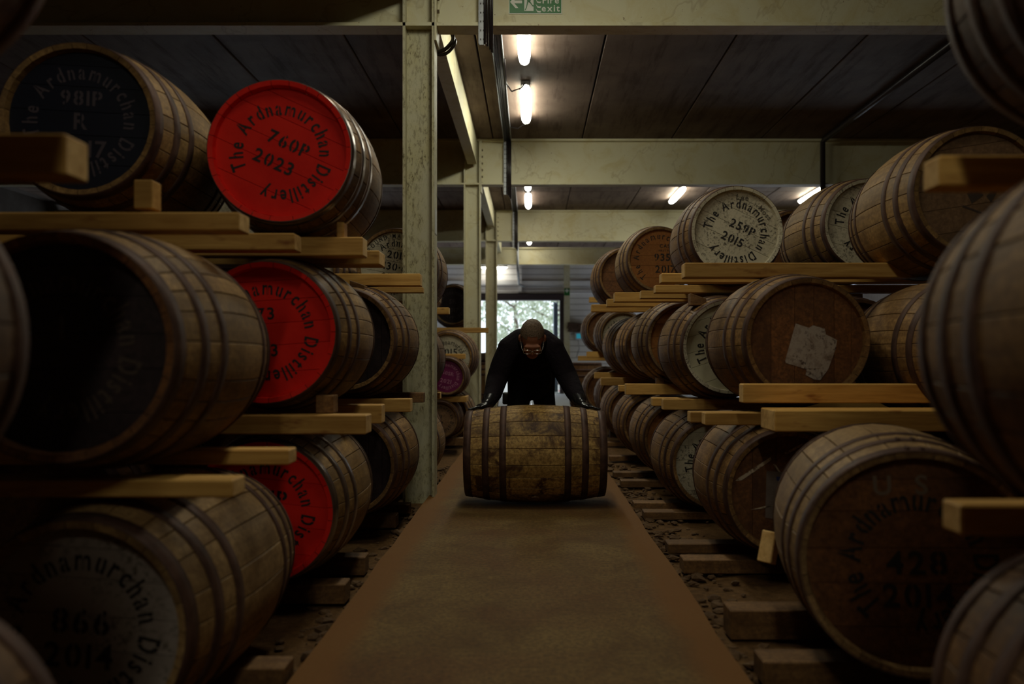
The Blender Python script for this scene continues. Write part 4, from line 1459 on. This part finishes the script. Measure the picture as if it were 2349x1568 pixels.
def man_part(name, bm, mats, smooth=True, label=None):
    for v in bm.verts: v.co = INV @ v.co
    o = from_bm(name, bm, mats, man, smooth)
    if label: o['label'] = label
    return o


bo.matrix_parent_inverse = Matrix.Identity(4)
bo.data.transform(INV)
# hair: a close cap over the crown and back, ragged hairline
bm = bmesh.new()
ell(bm, H(0, -.016, .030), (.0805, .098, .1025), HR, 40)
dl = []
for v in bm.verts:
    q = HR.transposed() @ (v.co - HC)
    f, u = -q.y, q.z
    if f > .082 - .9 * abs(q.x) * .2 - max(0, .058 - u) * 1.3 + .004 * math.sin(q.x * 300) or u < -.035 + max(0, f + .03) * .9: dl.append(v)
bmesh.ops.delete(bm, geom=dl, context='VERTS')
for v in bm.verts: v.co += (v.co - HC).normalized() * (.003 * mnoise.noise(v.co * 90))
man_part('hair', bm, [M['hair']])
# spectacles
bm = bmesh.new()
for sx_ in (-1, 1):
    cx = sx_ * .033
    pts = []
    for k in range(17):
        a = 2 * PI * k / 16
        pts.append(H(cx + .026 * math.copysign(abs(math.cos(a)) ** .7, math.cos(a)), .112 - .004 * abs(math.cos(a)), -.012 + .017 * math.copysign(abs(math.sin(a)) ** .7, math.sin(a))))
    tube(bm, pts, .0018, 6, caps=False)
    tube(bm, [H(sx_ * .060, .108, -.006), H(sx_ * .069, .085, -.003), H(sx_ * .079, .0, .008), H(sx_ * .080, -.02, .0)], .0018, 6)
tube(bm, [H(-.008, .112, -.008), H(0, .116, -.004), H(.008, .112, -.008)], .0018, 6)
man_part('spectacles', bm, [M['rim']], label='thin silver-rimmed spectacles')
for sx_ in (-1, 1):
    bm = bmesh.new()
    ell(bm, H(sx_ * .033, .074, -.012), (.013, .012, .010), HR, 14)
    man_part('eye', bm, [M['eye']])
# collar and belt pouch
bm = bmesh.new()
pts = [Vector((.006, 4.70, 1.062)) + Vector((.082 * math.cos(a), .02 * math.cos(a * 2), .078 * math.sin(a))) for a in [2 * PI * k / 20 for k in range(21)]]
tube(bm, pts, .018, 8, caps=False)
man_part('collar', bm, [M['jacket']])
bm = bmesh.new()
p0 = Vector((-.180, 5.22, .637 + .0))
box(bm, p0.x - .035, p0.x + .02, 5.17, 5.24, p0.z - .045, p0.z + .045); bevel(bm, .012, 2)
man_part('belt_pouch', bm, [M['boot']])
